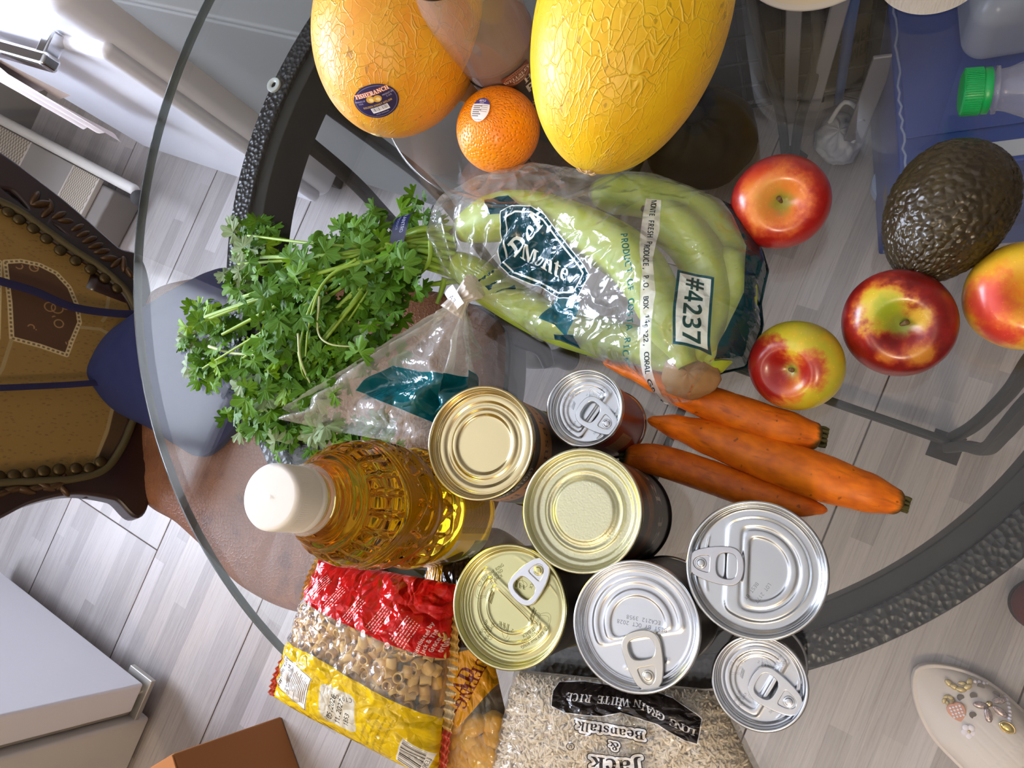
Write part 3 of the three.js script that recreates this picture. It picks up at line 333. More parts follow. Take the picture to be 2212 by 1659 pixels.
  const badge = canvasTex(512, 320, (c) => { c.fillStyle = '#7b4a3c'; c.fillRect(0, 0, 512, 320); c.strokeStyle = '#c99a86'; c.lineWidth = 10; c.beginPath(); c.ellipse(256, 160, 236, 142, 0, 0, 7); c.stroke(); for (let k = -4; k <= 4; k++) { c.beginPath(); c.moveTo(256 + k * 26, 92); c.lineTo(256 + k * 44, 44 + Math.abs(k) * 6); c.stroke(); } write(c, 'WELLSLEY', 256, 160, 'bold 92px serif', '#efe2da'); write(c, 'FARMS', 256, 238, 'bold 64px serif', '#efe2da'); });
  const pet = phys(new THREE.Color(0.86, 0.80, 0.79), 0.06, { transmission: 0.86, thickness: 0, ior: 1.5 });
  mesh('jar_body', lathe([[0, 0.001], [0.027, 0], [0.031, 0.002], [0.033, 0.006], [0.034, 0.052], [0.0355, 0.07], [0.0365, 0.09], [0.0364, 0.115], [0.0345, 0.134], [0.030, 0.150], [0.0285, 0.158]], 72), pet, js);
  mesh('salt', lathe([[0, 0.003], [0.03, 0.003], [0.032, 0.007], [0.0328, 0.05], [0.035, 0.066], [0.0358, 0.07], [0, 0.073]], 60), std(0x7d5f55, 0.85), js);
  mesh('label', lathe([[0.0336, 0.0065], [0.0346, 0.05]], 96), phys(0xffffff, 0.4, { map: lab }), js).rotation.y = 0.12;
  mesh('lid', lathe([[0, 0.186], [0.0285, 0.186], [0.0305, 0.184], [0.031, 0.181], [0.031, 0.157], [0.03, 0.1555], [0.026, 0.1555]], 72), phys(0x17120f, 0.35), js);
  const bd = flipped(grid(16, 12, (u, v) => { const a = (u - 0.5) * 0.72 + 0.56, y = 0.047 + v * 0.017, r = 0.0348 + (y > 0.05 ? (y - 0.05) * 0.16 : 0) + 0.0004; return V(Math.sin(a) * r, y, Math.cos(a) * r); })); mesh('badge', bd, phys(0xffffff, 0.4, { map: badge, side: THREE.DoubleSide }), js);
  const card = thing('paper_card', 'small folded brown paper card tucked in the bowl behind the orange', 'card', at(1032, 172, 0.79).setY(0.768), -0.62);
  mesh('leaf', box(0.030, 0.0012, 0.040, 0.0005, 0, 0.012, 0).rotateZ(0.15), std(0xb58f6c, 0.9), card); mesh('back', box(0.030, 0.0012, 0.040, 0.0005, 0, 0.009, 0), std(0xa88260, 0.9), card);

  // apples: ground colour, fine speckle, then blushes placed where the skin has them
  const mix3 = (a, b, k) => a.map((x, i) => lerp(x, b[i], clamp(k, 0, 1)));
  const apple = (say, u, v, y, R, su, sv, base, base2, blushes, roll = 0) => {
    const c = at(u, v, y), m = thing('apple', say, 'apple', c); const ax = facing(c, su, sv, R * 0.85); alongAxis(m, ax, roll);
    const inv = m.quaternion.clone().invert(), spots = blushes.map(([pu, pv, r, soft, col, amt = 1]) => [facing(c, pu, pv, R).applyQuaternion(inv), r, soft, col, amt]);
    const map = dataTex(640, 480, (p, q) => { const a = p * Math.PI * 2, h = q * Math.PI, s = Math.sin(h), X = Math.cos(a) * s, Y = -Math.cos(h), Z = Math.sin(a) * s;
      const soft = 0.8 * fbm(X * 3 + R * 70, Y * 2.2, Z * 3, 4), str = fbm(X * 12, Y * 2 + R * 300, Z * 12, 3), speck = hash2(Math.floor(p * 200), Math.floor(q * 110)) > 0.985 ? 0.10 : 0; let col = mix3(base, base2, 0.5 + soft * 1.3 + str * 0.4);
      for (const [d, r, sf, cc, amt] of spots) { const ang = Math.acos(clamp(d.x * X + d.y * Y + d.z * Z, -1, 1)); col = mix3(col, cc, sstep(r + 0.06, r - sf - 0.06, ang + (soft * 0.42 + str * 0.2) * Math.min(1, r * 1.6)) * amt); } return col.map((k) => k + speck * 0.6); }, true);
    const g = ball(96, 72, (a, p) => { const ph = Math.PI - p, lobes = 1 + 0.022 * Math.cos(a * 5 + 0.4) * Math.pow(Math.sin(ph / 2), 6) + 0.018 * Math.sin(a * 2 + R * 999); const r = R * (Math.sin(ph) * (1 + 0.10 * Math.cos(ph)) ) * lobes; const y0 = R * 0.86 * Math.cos(ph) - R * 0.42 * Math.exp(-Math.pow(ph / 0.36, 2)) + R * 0.30 * Math.exp(-Math.pow((Math.PI - ph) / 0.3, 2)); return V(Math.cos(a) * r, y0, Math.sin(a) * r); });
    mesh('skin', g, phys(0xffffff, 0.3, { map, clearcoat: 0.3, clearcoatRoughness: 0.16 }), m);
    mesh('stem', sweep([V(0, R * 0.38, 0), V(R * 0.03, R * 0.50, R * 0.01), V(R * 0.10, R * 0.58, R * 0.05)], (t) => R * (0.035 + 0.02 * t * t), 10, 8), std(0x6a5230, 0.85), m); return m; };
  const GRN = [0.56, 0.60, 0.14], ORG = [0.88, 0.50, 0.20], GOLD = [0.88, 0.66, 0.30], RED = [0.58, 0.09, 0.07], DEEP = [0.42, 0.045, 0.04], YEL = [0.84, 0.70, 0.18], LIME = [0.70, 0.72, 0.16];
  apple('red and orange blushed apple touching the right end of the banana bag', 1685, 437, 0.7795, 0.0340, 1692, 436, [0.70, 0.13, 0.11], [0.62, 0.09, 0.08], [[1672, 428, 0.98, 0.5, ORG], [1665, 425, 0.5, 0.35, GOLD, 0.7], [1640, 370, 0.35, 0.3, [0.78, 0.22, 0.18], 0.7], [1692, 436, 0.26, 0.16, [0.62, 0.60, 0.22]]], 2.7);
  apple('dark red apple with a yellow-green patch round its stem, below the avocado', 1940, 697, 0.782, 0.0352, 1952, 706, RED, DEEP, [[1905, 660, 0.62, 0.3, [0.80, 0.44, 0.14]], [1908, 668, 0.50, 0.22, [0.80, 0.70, 0.20]], [1925, 678, 0.34, 0.2, [0.60, 0.66, 0.12]], [1985, 690, 0.32, 0.16, [0.76, 0.60, 0.20]], [1990, 765, 0.34, 0.2, [0.80, 0.56, 0.16], 0.85], [1915, 770, 0.22, 0.14, [0.78, 0.50, 0.16], 0.8], [1952, 706, 0.24, 0.12, [0.52, 0.56, 0.18]]], 1.0);
  apple('yellow-green and red apple tilted on its side against the bag', 1722, 788, 0.7785, 0.0318, 1690, 808, LIME, YEL, [[1640, 820, 1.0, 0.35, ORG], [1632, 806, 0.9, 0.3, RED], [1735, 806, 0.52, 0.3, ORG], [1738, 804, 0.42, 0.25, [0.62, 0.13, 0.07]], [1700, 850, 0.3, 0.2, [0.80, 0.40, 0.14], 0.7], [1690, 812, 0.2, 0.14, [0.66, 0.68, 0.26]]], 0.6);
  apple('yellow apple with a pink-red cheek, rightmost of the apples', 2216, 640, 0.781, 0.0350, 2240, 628, [0.90, 0.74, 0.16], [0.88, 0.66, 0.18], [[2150, 650, 0.78, 0.45, [0.90, 0.50, 0.18]], [2140, 650, 0.55, 0.4, [0.86, 0.30, 0.24]], [2160, 720, 0.5, 0.35, [0.78, 0.22, 0.16]]], 2.2);

  // avocado
  const ca = at(2044, 462, 0.789), av = thing('avocado', 'dark pebbly avocado lying above the red apple', 'avocado', ca);
  alongAxis(av, at(1966, 592, 0.783).sub(at(2112, 330, 0.79)).normalize().add(V(0, 0.10, 0)), 0.3);
  const avo = ball(200, 150, (a, p) => { const y = -Math.cos(p), s = Math.sin(p), x = Math.cos(a) * s, z = Math.sin(a) * s; const w = 0.0372 * (1 - 0.13 * y - 0.05 * y * y * y); let k = 0; const [c1] = cells(a * 9 + fbm(x * 3, y * 3, z * 3, 2) * 2, p * 19, 0, 0); k += 0.0009 * Math.max(0, 1 - c1 * 1.4) * s; k += 0.0012 * fbm(x * 9, y * 9, z * 9, 3); return V(x * (w + k), y * (0.0500 + k), z * (w + k)); });
  const pebble = dataTex(512, 512, (u, v) => { const [a] = cells(u * 44, v * 30, 44, 30); return clamp(1 - a * 1.3, 0, 1); }, false), avoCol = dataTex(256, 256, (u, v) => { const x = Math.cos(u * 6.283), z = Math.sin(u * 6.283), k = fbm(x * 3, z * 3, v * 6, 4); return mix3([0.185, 0.15, 0.095], [0.235, 0.195, 0.10], 0.5 + k * 1.6); });
  mesh('skin', avo, phys(0xffffff, 0.3, { map: avoCol, bumpMap: pebble, bumpScale: 0.0010 }), av);
  mesh('stem_end', lathe([[0, 0.0012], [0.0026, 0.0014], [0.0036, 0.0022], [0.0048, 0.0018], [0.0054, 0]], 20).translate(0, 0.0487, 0), std(0x6a5028, 0.8), av).rotation.z = 0.03;

  // carrots
  const carrotTex = (s, tint) => dataTex(256, 1024, (u, v) => { const x = Math.cos(u * 6.283), z = Math.sin(u * 6.283), k = fbm(x * 2 + s, z * 2, v * 14, 3), crease = sstep(0.30, 0.42, fbm(x * 2.6 + s * 3, z * 2.6, v * 42, 2)), dark = sstep(0.25, 0.5, fbm(x * 3, z * 3 + s, v * 9, 4) + 0.10); let c = mix3(tint, [tint[0] * 0.86, tint[1] * 0.78, tint[2]], 0.5 + k * 1.6); c = mix3(c, [0.45, 0.21, 0.05], crease * 0.55 + dark * 0.25); c = mix3(c, [0.30, 0.24, 0.07], sstep(0.955, 0.995, v + k * 0.03)); return c; });
  const carrot = (say, pts, rads, s, tint) => { const t = thing('carrot', say, 'carrot', pts[0].clone().setY(TOP)), o = pts[0].clone().setY(TOP), path = pts.map((p) => p.clone().sub(o)); const R = (k) => { const x = k * (rads.length - 1), i = Math.min(rads.length - 2, Math.floor(x)); return lerp(rads[i], rads[i + 1], sstep(0, 1, x - i)); };
    mesh('root', sweep(path, (k, a) => { const e = Math.min(1, Math.sqrt(Math.min(k / 0.025, 1)) , Math.sqrt(Math.max(0, (1 - k) / 0.018)) * 0.45 + 0.55); const cr = fbm(Math.cos(a) * 1.5 + s, Math.sin(a) * 1.5, k * 38, 2); return R(k) * e * (1 + 0.02 * fbm(Math.cos(a), Math.sin(a) + s, k * 12, 2)) - 0.0006 * sstep(0.2, 0.45, cr); }, 160, 36), phys(0xffffff, 0.5, { map: carrotTex(s, tint) }), t);
    const e = path[path.length - 1], d = e.clone().sub(path[path.length - 2]).normalize(), cg = []; for (let k = 0; k < 12; k++) { const a = k * 2.4, r = R(1) * rr(0.25, 0.8); const q = e.clone().add(V(-d.z * Math.cos(a) * r, Math.sin(a) * r * 0.8, d.x * Math.cos(a) * r)); cg.push(tube([q.clone().addScaledVector(d, -0.003), q.clone().addScaledVector(d, 0.002).add(V(rr(-1, 1) * 0.001, 0.0005, rr(-1, 1) * 0.001)), q.clone().addScaledVector(d, 0.0045)], 0.0013, 6, 6)); } mesh('crown', mergeGeometries(cg), std(0x4f4a22, 0.9), t); return t; };
  const cp = (list, r) => list.map(([u, v], i) => { const y = TOP + r[i] + 0.0005; return at(u, v, y); });
  let rd = [0.0035, 0.0095, 0.0130, 0.0150, 0.0162, 0.0163, 0.0138, 0.0085]; carrot('longest carrot of the three, its brown crown pointing at the table ring', cp([[1398, 906], [1480, 928], [1560, 955], [1640, 984], [1720, 1012], [1800, 1040], [1880, 1066], [1948, 1088]], rd), rd, 1.1, [1.0, 0.53, 0.02]);
  rd = [0.0026, 0.0055, 0.0085, 0.0115, 0.0132, 0.0138, 0.0136, 0.0095]; carrot('carrot reaching out from under the banana bag beside the tilted apple', cp([[1302, 781], [1370, 806], [1440, 834], [1510, 862], [1580, 888], [1650, 913], [1715, 932], [1772, 945]], rd), rd, 4.2, [0.98, 0.51, 0.02]);
  rd = [0.0030, 0.0085, 0.0110, 0.0118, 0.0122, 0.0122, 0.0118, 0.0100]; carrot('shortest carrot, dark green at the end that touches the tins', cp([[1788, 1103], [1735, 1092], [1670, 1076], [1605, 1056], [1540, 1032], [1475, 1010], [1415, 993], [1352, 988]], rd), rd, 7.4, [0.90, 0.46, 0.02]);

  // plastic bottle with a green cap lying at the right edge, the jars behind
  const bp = at(2078, 200, 0.781), bd2 = at(2330, 182, 0.781).sub(bp).setY(0).normalize(), bt = thing('plastic_bottle', 'clear empty plastic bottle with a green cap lying at the right edge', 'bottle', bp); bt.quaternion.setFromUnitVectors(V(0, 1, 0), bd2);
  const clear = phys(new THREE.Color(0.90, 0.92, 0.96), 0.05, { transmission: 0.9, thickness: 0, ior: 1.5 });
  mesh('bottle_wall', lathe([[0.0125, 0.002], [0.0125, 0.018], [0.0155, 0.0185], [0.0155, 0.0205], [0.0132, 0.021], [0.014, 0.026], [0.018, 0.036], [0.0235, 0.05], [0.0285, 0.066], [0.031, 0.082], [0.0312, 0.10], [0.0300, 0.102], [0.0312, 0.105], [0.0312, 0.17], [0.029, 0.178], [0, 0.176]], 72), clear, bt);
  const ribs = []; for (let k = 0; k < 60; k++) { const a = k / 60 * Math.PI * 2; ribs.push(new THREE.BoxGeometry(0.0007, 0.0105, 0.0007).translate(Math.cos(a) * 0.0152, 0.0055, Math.sin(a) * 0.0152)); }
  mesh('cap', mergeGeometries([lathe([[0, -0.0012], [0.0125, -0.001], [0.0146, 0.0004], [0.0151, 0.002], [0.0151, 0.0108], [0.0144, 0.0112], [0.0144, 0.0118], [0.0152, 0.0122], [0.0152, 0.016], [0.0138, 0.0165]], 72), ...ribs]), phys(0x14a052, 0.32), bt);
  const drops = []; for (let k = 0; k < 34; k++) { const a = rr(-1.3, 1.9) - 2.2, y = rr(0.034, 0.11), r = y < 0.05 ? lerp(0.018, 0.0235, (y - 0.036) / 0.014) : y < 0.066 ? lerp(0.0235, 0.0285, (y - 0.05) / 0.016) : 0.0308; drops.push(new THREE.SphereGeometry(rr(0.0006, 0.0016), 10, 8).translate(Math.cos(a) * r, y, Math.sin(a) * r)); }
  tag(mesh('water_drops', mergeGeometries(drops), phys(0xffffff, 0.02, { transmission: 1, thickness: 0 }), bt), null, null, null, 'stuff');
  const wj = thing('storage_jar', 'white plastic jar with cream contents at the top edge, right of the melons', 'jar', at(1763, -118, TOP).setY(TOP + 0.0005)); const hd = phys(0xe4e0d8, 0.4, { transmission: 0.25, thickness: 0 });
  mesh('jar_wall', lathe([[0, 0.0], [0.057, 0], [0.0605, 0.002], [0.0615, 0.006], [0.0615, 0.12], [0.058, 0.132], [0.05, 0.136]], 80), phys(0xe6e3de, 0.35), wj);
  const mfr = canvasTex(512, 128, (c) => { c.fillStyle = '#e9e1cd'; c.fillRect(0, 0, 512, 128); c.fillStyle = '#b9b2a4'; c.fillRect(0, 0, 26, 128); write(c, 'MFR', 390, 60, 'bold 40px sans-serif', '#2c2a28'); });
  mesh('label', flipped(grid(40, 4, (u, v) => { const a = (u - 0.5) * 1.9 + 0.1; return V(Math.sin(a) * 0.0619, 0.012 + v * 0.08, Math.cos(a) * 0.0619); })), phys(0xffffff, 0.4, { map: mfr }), wj);
  mesh('lid', lathe([[0, 0.166], [0.058, 0.166], [0.0605, 0.164], [0.0608, 0.138], [0.0585, 0.136]], 80), std(0xe9e9ea, 0.4), wj);
  const pr = thing('paper_roll', 'white paper towel roll standing at the top edge near the green-capped bottle', 'paper roll', at(2014, -66, TOP).setY(TOP + 0.0005)), rough = dataTex(256, 256, (u, v) => 0.5 + fbm(u * 24, v * 24, 1, 4), false); rough.repeat.set(4, 3);
  mesh('paper', lathe([[0.02, 0.001], [0.0375, 0], [0.0388, 0.001], [0.039, 0.22], [0.0385, 0.221], [0.02, 0.221]], 72), std(0xdcdcdc, 0.95, 0, { bumpMap: rough, bumpScale: 0.0012 }), pr); mesh('core', lathe([[0.0195, 0], [0.02, 0], [0.02, 0.221], [0.0185, 0.221], [0.0185, 0]], 40), std(0x9d7b55, 0.9), pr);
  const cup = thing('plastic_cup', 'small clear plastic cup lying half hidden under the yellow melon', 'cup', at(1512, 205, TOP).setY(TOP + 0.0215)); cup.quaternion.setFromUnitVectors(V(0, 1, 0), V(-0.6, 0.02, -0.75).normalize());
  mesh('cup_wall', lathe([[0, 0.001], [0.014, 0], [0.0165, 0.003], [0.018, 0.02], [0.02, 0.045], [0.021, 0.0455], [0.0205, 0.0465], [0.0195, 0.0455], [0.0175, 0.021], [0.016, 0.0045], [0, 0.003]], 48), phys(new THREE.Color(0.84, 0.88, 0.98), 0.12, { transmission: 0.8, thickness: 0 }), cup);
}

// ---------- packets, bags, oil, herbs ----------
const crumpleTex = dataTex(1024, 1024, (u, v) => { const w = fbm(u * 6, v * 6, 2, 3), p = (k, s) => { const [a, b] = cells(u * k + w * 1.2 + s, v * k + fbm(u * 6, v * 6, 8 + s, 3) * 1.2, 0, 0); return b - a; }; return clamp(0.72 * p(9, 0) + 0.34 * p(19, 3.3) + 0.07 * p(43, 7.1), 0, 1); }, false, true);
const film = (map, trans, bumpScale, rep, more = {}) => { const b = crumpleTex.clone(); b.repeat.set(rep, rep); b.needsUpdate = true; return phys(0xffffff, 0.07, { map, transmission: 1, transmissionMap: trans, thickness: 0, ior: 1.5, bumpMap: b, bumpScale, side: THREE.DoubleSide, ...more }); };
function printed(w, h, draw, milky = '#e2e2e2') {                                       // two canvases drawn alike: the inks on film, and where the film is clear (white)
  const mk = (mode) => canvasTex(w, h, (c) => { c.fillStyle = mode ? milky : '#f4f4f0'; c.fillRect(0, 0, w, h); draw(c, (ink, through = '#0a0a0a') => (mode ? through : ink), mode); }, !mode);
  return [mk(0), mk(1)];
}
{
  // ---- bananas in their bag ----
  const banC = (s) => dataTex(128, 512, (u, v) => { const k = fbm(Math.cos(u * 6.283) * 1.5 + s, Math.sin(u * 6.283) * 1.5, v * 5, 3), ridge = Math.pow(Math.abs(Math.cos(u * Math.PI * 5)), 14) * 0.12, tip = sstep(0.955, 0.99, v), fr = fbm(u * 30, v * 60, s, 2) > 0.36 ? 0.86 : 1; const c = [lerp(0.60, 0.68, 0.5 + k) - ridge * 0.4, lerp(0.70, 0.74, 0.5 + k) - ridge * 0.25, 0.20 + k * 0.1]; return [lerp(c[0] * fr, 0.24, tip), lerp(c[1] * fr, 0.2, tip), lerp(c[2], 0.09, tip)]; });
  const fingers = [
    ['banana', [[1485, 790], [1440, 690], [1365, 565], [1240, 492], [1110, 462], [985, 500]], [0.800, 0.805, 0.805, 0.797, 0.785, 0.774], 'long pale green banana across the middle of the bag'],
    ['banana', [[1500, 780], [1535, 690], [1528, 595], [1480, 510], [1400, 455]], [0.792, 0.79, 0.79, 0.787, 0.78], 'green banana curving behind the white number label'],
    ['banana', [[1622, 590], [1580, 540], [1510, 468], [1395, 425], [1275, 415]], [0.775, 0.772, 0.771, 0.770, 0.769], 'green banana along the upper right edge of the bag'],
    ['banana', [[1505, 800], [1552, 745], [1580, 670], [1580, 600], [1560, 545]], [0.782, 0.782, 0.784, 0.785, 0.780], 'short green banana with a brown fleck at the right end of the bag'],
    ['banana', [[1470, 800], [1400, 752], [1290, 726], [1180, 690], [1060, 622], [975, 556]], [0.778, 0.772, 0.770, 0.770, 0.769, 0.768], 'green banana lying lowest, along the carrot side of the bag'],
  ];
  const bumps = [], bo = at(1350, 600, 0.78).setY(TOP), bunchB = thing('banana_bunch', 'bunch of five pale green bananas joined at a brown crown inside the clear bag', 'bananas', bo);
  fingers.forEach(([n, px, ys], i) => { const pts = px.map(([u, v], k) => at(u, v, ys[k])), path = pts.map((p) => p.clone().sub(bo)); const r0 = [0.0198, 0.0178, 0.0165, 0.0165, 0.0165][i];
    const R = (k, a) => r0 * (k < 0.12 ? lerp(0.36, 0.86, sstep(0, 0.12, k)) : k > 0.86 ? lerp(0.25, 1, Math.sqrt(Math.max(0, (1 - k) / 0.14))) : lerp(0.86, 1, sstep(0.12, 0.35, k))) * (1 + 0.035 * Math.cos(a * 5 + 0.6));
    const B = mesh('banana', sweep(path, R, 70, 30), phys(0xffffff, 0.45, { map: banC(i * 3.1) }), bunchB);
    const tip = path[path.length - 1], d = tip.clone().sub(path[path.length - 2]).normalize(); mesh('blossom_end', sweep([tip.clone().addScaledVector(d, -0.001), tip.clone().addScaledVector(d, 0.005)], (k) => 0.0042 - 0.001 * k, 4, 10), std(0x3a2f1c, 0.9), B);
    const cu = new THREE.CatmullRomCurve3(pts); for (let k = 0; k <= 24; k++) { const q = cu.getPointAt(k / 24); bumps.push([q.x, q.z, q.y, r0 * (k < 3 || k > 22 ? 0.7 : 1)]); } });
  mesh('crown', ball(28, 20, (a, p) => { const s = Math.sin(p), k = 1 + 0.25 * fbm(Math.cos(a) * 2, Math.cos(p) * 2, Math.sin(a) * 2, 3); return V(Math.cos(a) * s * 0.021 * k, -Math.cos(p) * 0.014 * k, Math.sin(a) * s * 0.017 * k); }), std(0x9a7448, 0.9), bunchB, at(1492, 812, 0.784).sub(bo));
  { const q = at(1492, 812, 0.784); bumps.push([q.x, q.z, q.y, 0.017]); }
  const outline = [[930, 478], [962, 432], [1040, 396], [1164, 371], [1290, 394], [1440, 397], [1520, 430], [1606, 466], [1642, 528], [1658, 582], [1642, 655], [1646, 705], [1612, 792], [1556, 806], [1500, 880], [1430, 868], [1414, 838], [1368, 808], [1268, 768], [1226, 752], [1170, 738], [1066, 668], [1012, 650], [996, 628], [958, 600], [936, 545]];
  const plan = outline.map(([u, v]) => at(u + (u - 1310) * 0.012, v + (v - 600) * 0.012, 0.758)), cen = at(1310, 590, 0.775), N0 = outline.length;
  const oc = new THREE.CatmullRomCurve3(plan, true, 'catmullrom', 0.12), ring = oc.getSpacedPoints(359).slice(0, 360);
  const ang = ring.map((p) => Math.atan2(p.z - cen.z, p.x - cen.x)), edgeAt = (a) => { let best = 0, bd = 9; for (let i = 0; i < ang.length; i++) { const d = Math.abs(Math.atan2(Math.sin(ang[i] - a), Math.cos(ang[i] - a))); if (d < bd) { bd = d; best = i; } } return ring[best]; };
  const knot = at(1000, 640, 0.785);
  const over = (x, z) => { let m = TOP + 0.002; for (const [bx, bz, by, r] of bumps) { const d = Math.hypot(x - bx, z - bz); if (d > 0.09) continue; const y = by + (d < r * 0.7 ? Math.sqrt(r * r - d * d) : r * 0.714 - (d - r * 0.7) * 0.62) + 0.0055; if (y > m) m = y; } return m; };
  const B0 = at(920, 360, 0.785), B1 = at(1670, 890, 0.785), bx0 = B0.x, bz0 = Math.min(B0.z, at(1400, 360, 0.785).z) - 0.005, bw = Math.max(B1.x, at(1670, 500, 0.785).x) - bx0, bd0 = B1.z - bz0;
  const CW = 1800, CH = Math.round(CW * bd0 / bw), pc = (u, v, y = 0.797) => { const p = at(u, v, y); return [(p.x - bx0) / bw * CW, (p.z - bz0) / bd0 * CH]; };
  const kpx = (pc(1400, 600)[0] - pc(1300, 600)[0]) / 100;            // canvas pixels per photograph pixel
  const [bagMap, bagClear] = printed(CW, CH, (c, ink) => {
    const poly = (pts, f, s, lw, hy) => { c.beginPath(); pts.forEach((p, i) => { const [x, y] = pc(p[0], p[1], hy); i ? c.lineTo(x, y) : c.moveTo(x, y); }); c.closePath(); if (f) { c.fillStyle = f; c.fill(); } if (s) { c.strokeStyle = s; c.lineWidth = lw * kpx; c.lineJoin = 'round'; c.stroke(); } };
    const teal = ink('#123f49', '#303030'), teal2 = ink('#1c5a66', '#282828'), wht = ink('#dfe5e0');
    poly([[1556, 442], [1612, 462], [1648, 530], [1664, 585], [1648, 700], [1612, 800], [1548, 800], [1580, 740], [1614, 660], [1618, 560], [1588, 490]], teal, 0, 0, 0.772);
    poly([[1052, 438], [1108, 434], [1136, 458], [1138, 470], [1062, 470]], teal); poly([[1205, 640], [1258, 660], [1250, 680], [1218, 724], [1196, 700], [1162, 686], [1180, 662]], teal2); poly([[1186, 714], [1236, 722], [1240, 752], [1180, 740]], teal);
    const shield = [[1082, 505], [1092, 468], [1118, 460], [1160, 466], [1190, 486], [1230, 540], [1272, 592], [1282, 610], [1252, 646], [1210, 642], [1160, 610], [1140, 604], [1100, 590], [1074, 564]]; poly(shield, wht, wht, 9); poly(shield, teal, teal, 4.5); const inset = (k) => shield.map(([u, v]) => [1172 + (u - 1172) * k, 556 + (v - 556) * k]); poly(inset(0.9), teal, wht, 4); poly(inset(0.84), teal);
    const letter = (s, u, v, size, rot, col = wht) => { const [x, y] = pc(u, v); write(c, s, x, y, 'bold ' + size * kpx + 'px serif', col, rot); };
    letter('Del', 1140, 516, 58, -0.55); letter('Monte', 1180, 570, 42, 0.55); letter('®', 1179, 634, 17, 0.1, teal); 
    for (const [u, v, r] of [[1045, 590, -0.5], [1062, 606, -0.5], [1085, 620, -0.3]]) { const [x, y] = pc(u, v); c.save(); c.translate(x, y); c.rotate(r); c.fillStyle = teal; c.fillRect(-22 * kpx, -5 * kpx, 44 * kpx, 10 * kpx); c.restore(); }
    // the address strip, the origin line and the number label
    const strip = [[1402, 443], [1434, 446], [1436, 520], [1428, 590], [1436, 668], [1424, 730], [1416, 800], [1428, 868], [1398, 830], [1393, 780], [1402, 700], [1408, 620], [1400, 560]]; poly(strip, ink('#e6e8e4', '#505050'));
    [...'MONTE FRESH PRODUCE, P.O. BOX 149222, CORAL GABLES'].forEach((ch, i) => { const v = 452 + i * 8.6, u = 1419 + (v > 560 && v < 720 ? (v - 560) * 0.02 - 4 : v >= 720 ? -6 : 0) - (v > 640 ? (v - 640) * 0.03 : 0); const [x, y] = pc(u, v); write(c, ch, x, y, 'bold ' + 15 * kpx + 'px sans-serif', ink('#2d3a3c'), Math.PI / 2 + 0.02); });
    [...'PRODUCT OF COSTA RICA'].forEach((ch, i) => { const v = 545 + i * 12.0, u = 1370 + Math.sin((v - 545) / 75) * 13 - (v > 680 ? (v - 680) * 0.10 : 0); const [x, y] = pc(u, v); write(c, ch, x, y, 'bold ' + 19 * kpx + 'px sans-serif', ink('#1e5f55'), Math.PI / 2 - 0.05); });
    poly([[1476, 609], [1549, 617], [1539, 771], [1466, 763]], ink('#1f4f55')); poly([[1481, 615], [1543, 622], [1534, 765], [1472, 757]], ink('#d9e2dc'));
    [...'#4237'].forEach((ch, i) => { const [x, y] = pc(1510 - i * 1.6, 636 + i * 27.5); write(c, ch, x, y, 'bold ' + 46 * kpx + 'px sans-serif', ink('#244a48'), Math.PI / 2 + 0.06); });
  });
  const bag = thing('banana_bag', 'clear plastic produce bag of green bananas with teal print and a 4237 label', 'bag', cen.clone().setY(TOP));
  const nu = 300, nv = 84;
  const sheet = grid(nu, nv, (u, v) => { const a = (u * 2 - 1) * Math.PI, e = edgeAt(a), k = v, x = lerp(cen.x, e.x, k), z = lerp(cen.z, e.z, k);
    const kd = Math.hypot(x - knot.x, z - knot.z), ka = Math.atan2(z - knot.z, x - knot.x), near = 1 - sstep(0.015, 0.15, kd);
    let y = over(x, z); const cr = 0.0042 * (1 - 2 * Math.abs(noise.noise(x * 24, z * 24, 1.5))) + 0.0022 * (1 - 2 * Math.abs(noise.noise(x * 58, z * 58, 4.5))); y += (cr * 0.6 + 0.001) * sstep(1, 0.85, k);
    y = lerp(y, knot.y + 0.010 * (0.5 - Math.abs(((ka * 3.1) % 1 + 1) % 1 - 0.5)) + kd * 0.06, near * 0.75) + near * 0.0045 * Math.sin(ka * 23 + fbm(ka * 3, kd * 30, 1, 2) * 5) * sstep(0.0, 0.04, kd);
    const bare = (() => { let m = 0; for (const [bx, bz, by, r] of bumps) { const d = Math.hypot(x - bx, z - bz); if (d < r) m = Math.max(m, by + Math.sqrt(r * r - d * d) * 1.04 + 0.002); } return m; })(); y = Math.max(y, bare);
    const rim = TOP + 0.004 + 0.012 * near + 0.003 * noise.noise(x * 40, z * 40, 9); y = lerp(y, Math.max(rim, y - 0.02), sstep(0.9, 1, k)); if (k > 0.985) y = Math.min(y, rim + 0.004); else y = Math.max(y, bare);
    return V(x - cen.x, y - TOP, z - cen.z); }, (u, v, q) => [(q.x + cen.x - bx0) / bw, 1 - (q.z + cen.z - bz0) / bd0]);
  mesh('film', sheet, film(bagMap, bagClear, 0.005, 0.9), bag);
  // gathered neck, tag and flared tail
  const tailPx = [[985, 660], [930, 690], [868, 722], [760, 792], [690, 838], [612, 884], [604, 906], [700, 926], [850, 956], [932, 966], [940, 900], [1010, 868], [1016, 820], [1019, 760], [1014, 700]], tcen = knot.clone().setY(TOP);
  const tailAt = (t) => { const k = t * (tailPx.length - 1), i = Math.min(tailPx.length - 2, Math.floor(k)), f = k - i; return [lerp(tailPx[i][0], tailPx[i + 1][0], f), lerp(tailPx[i][1], tailPx[i + 1][1], f)]; };
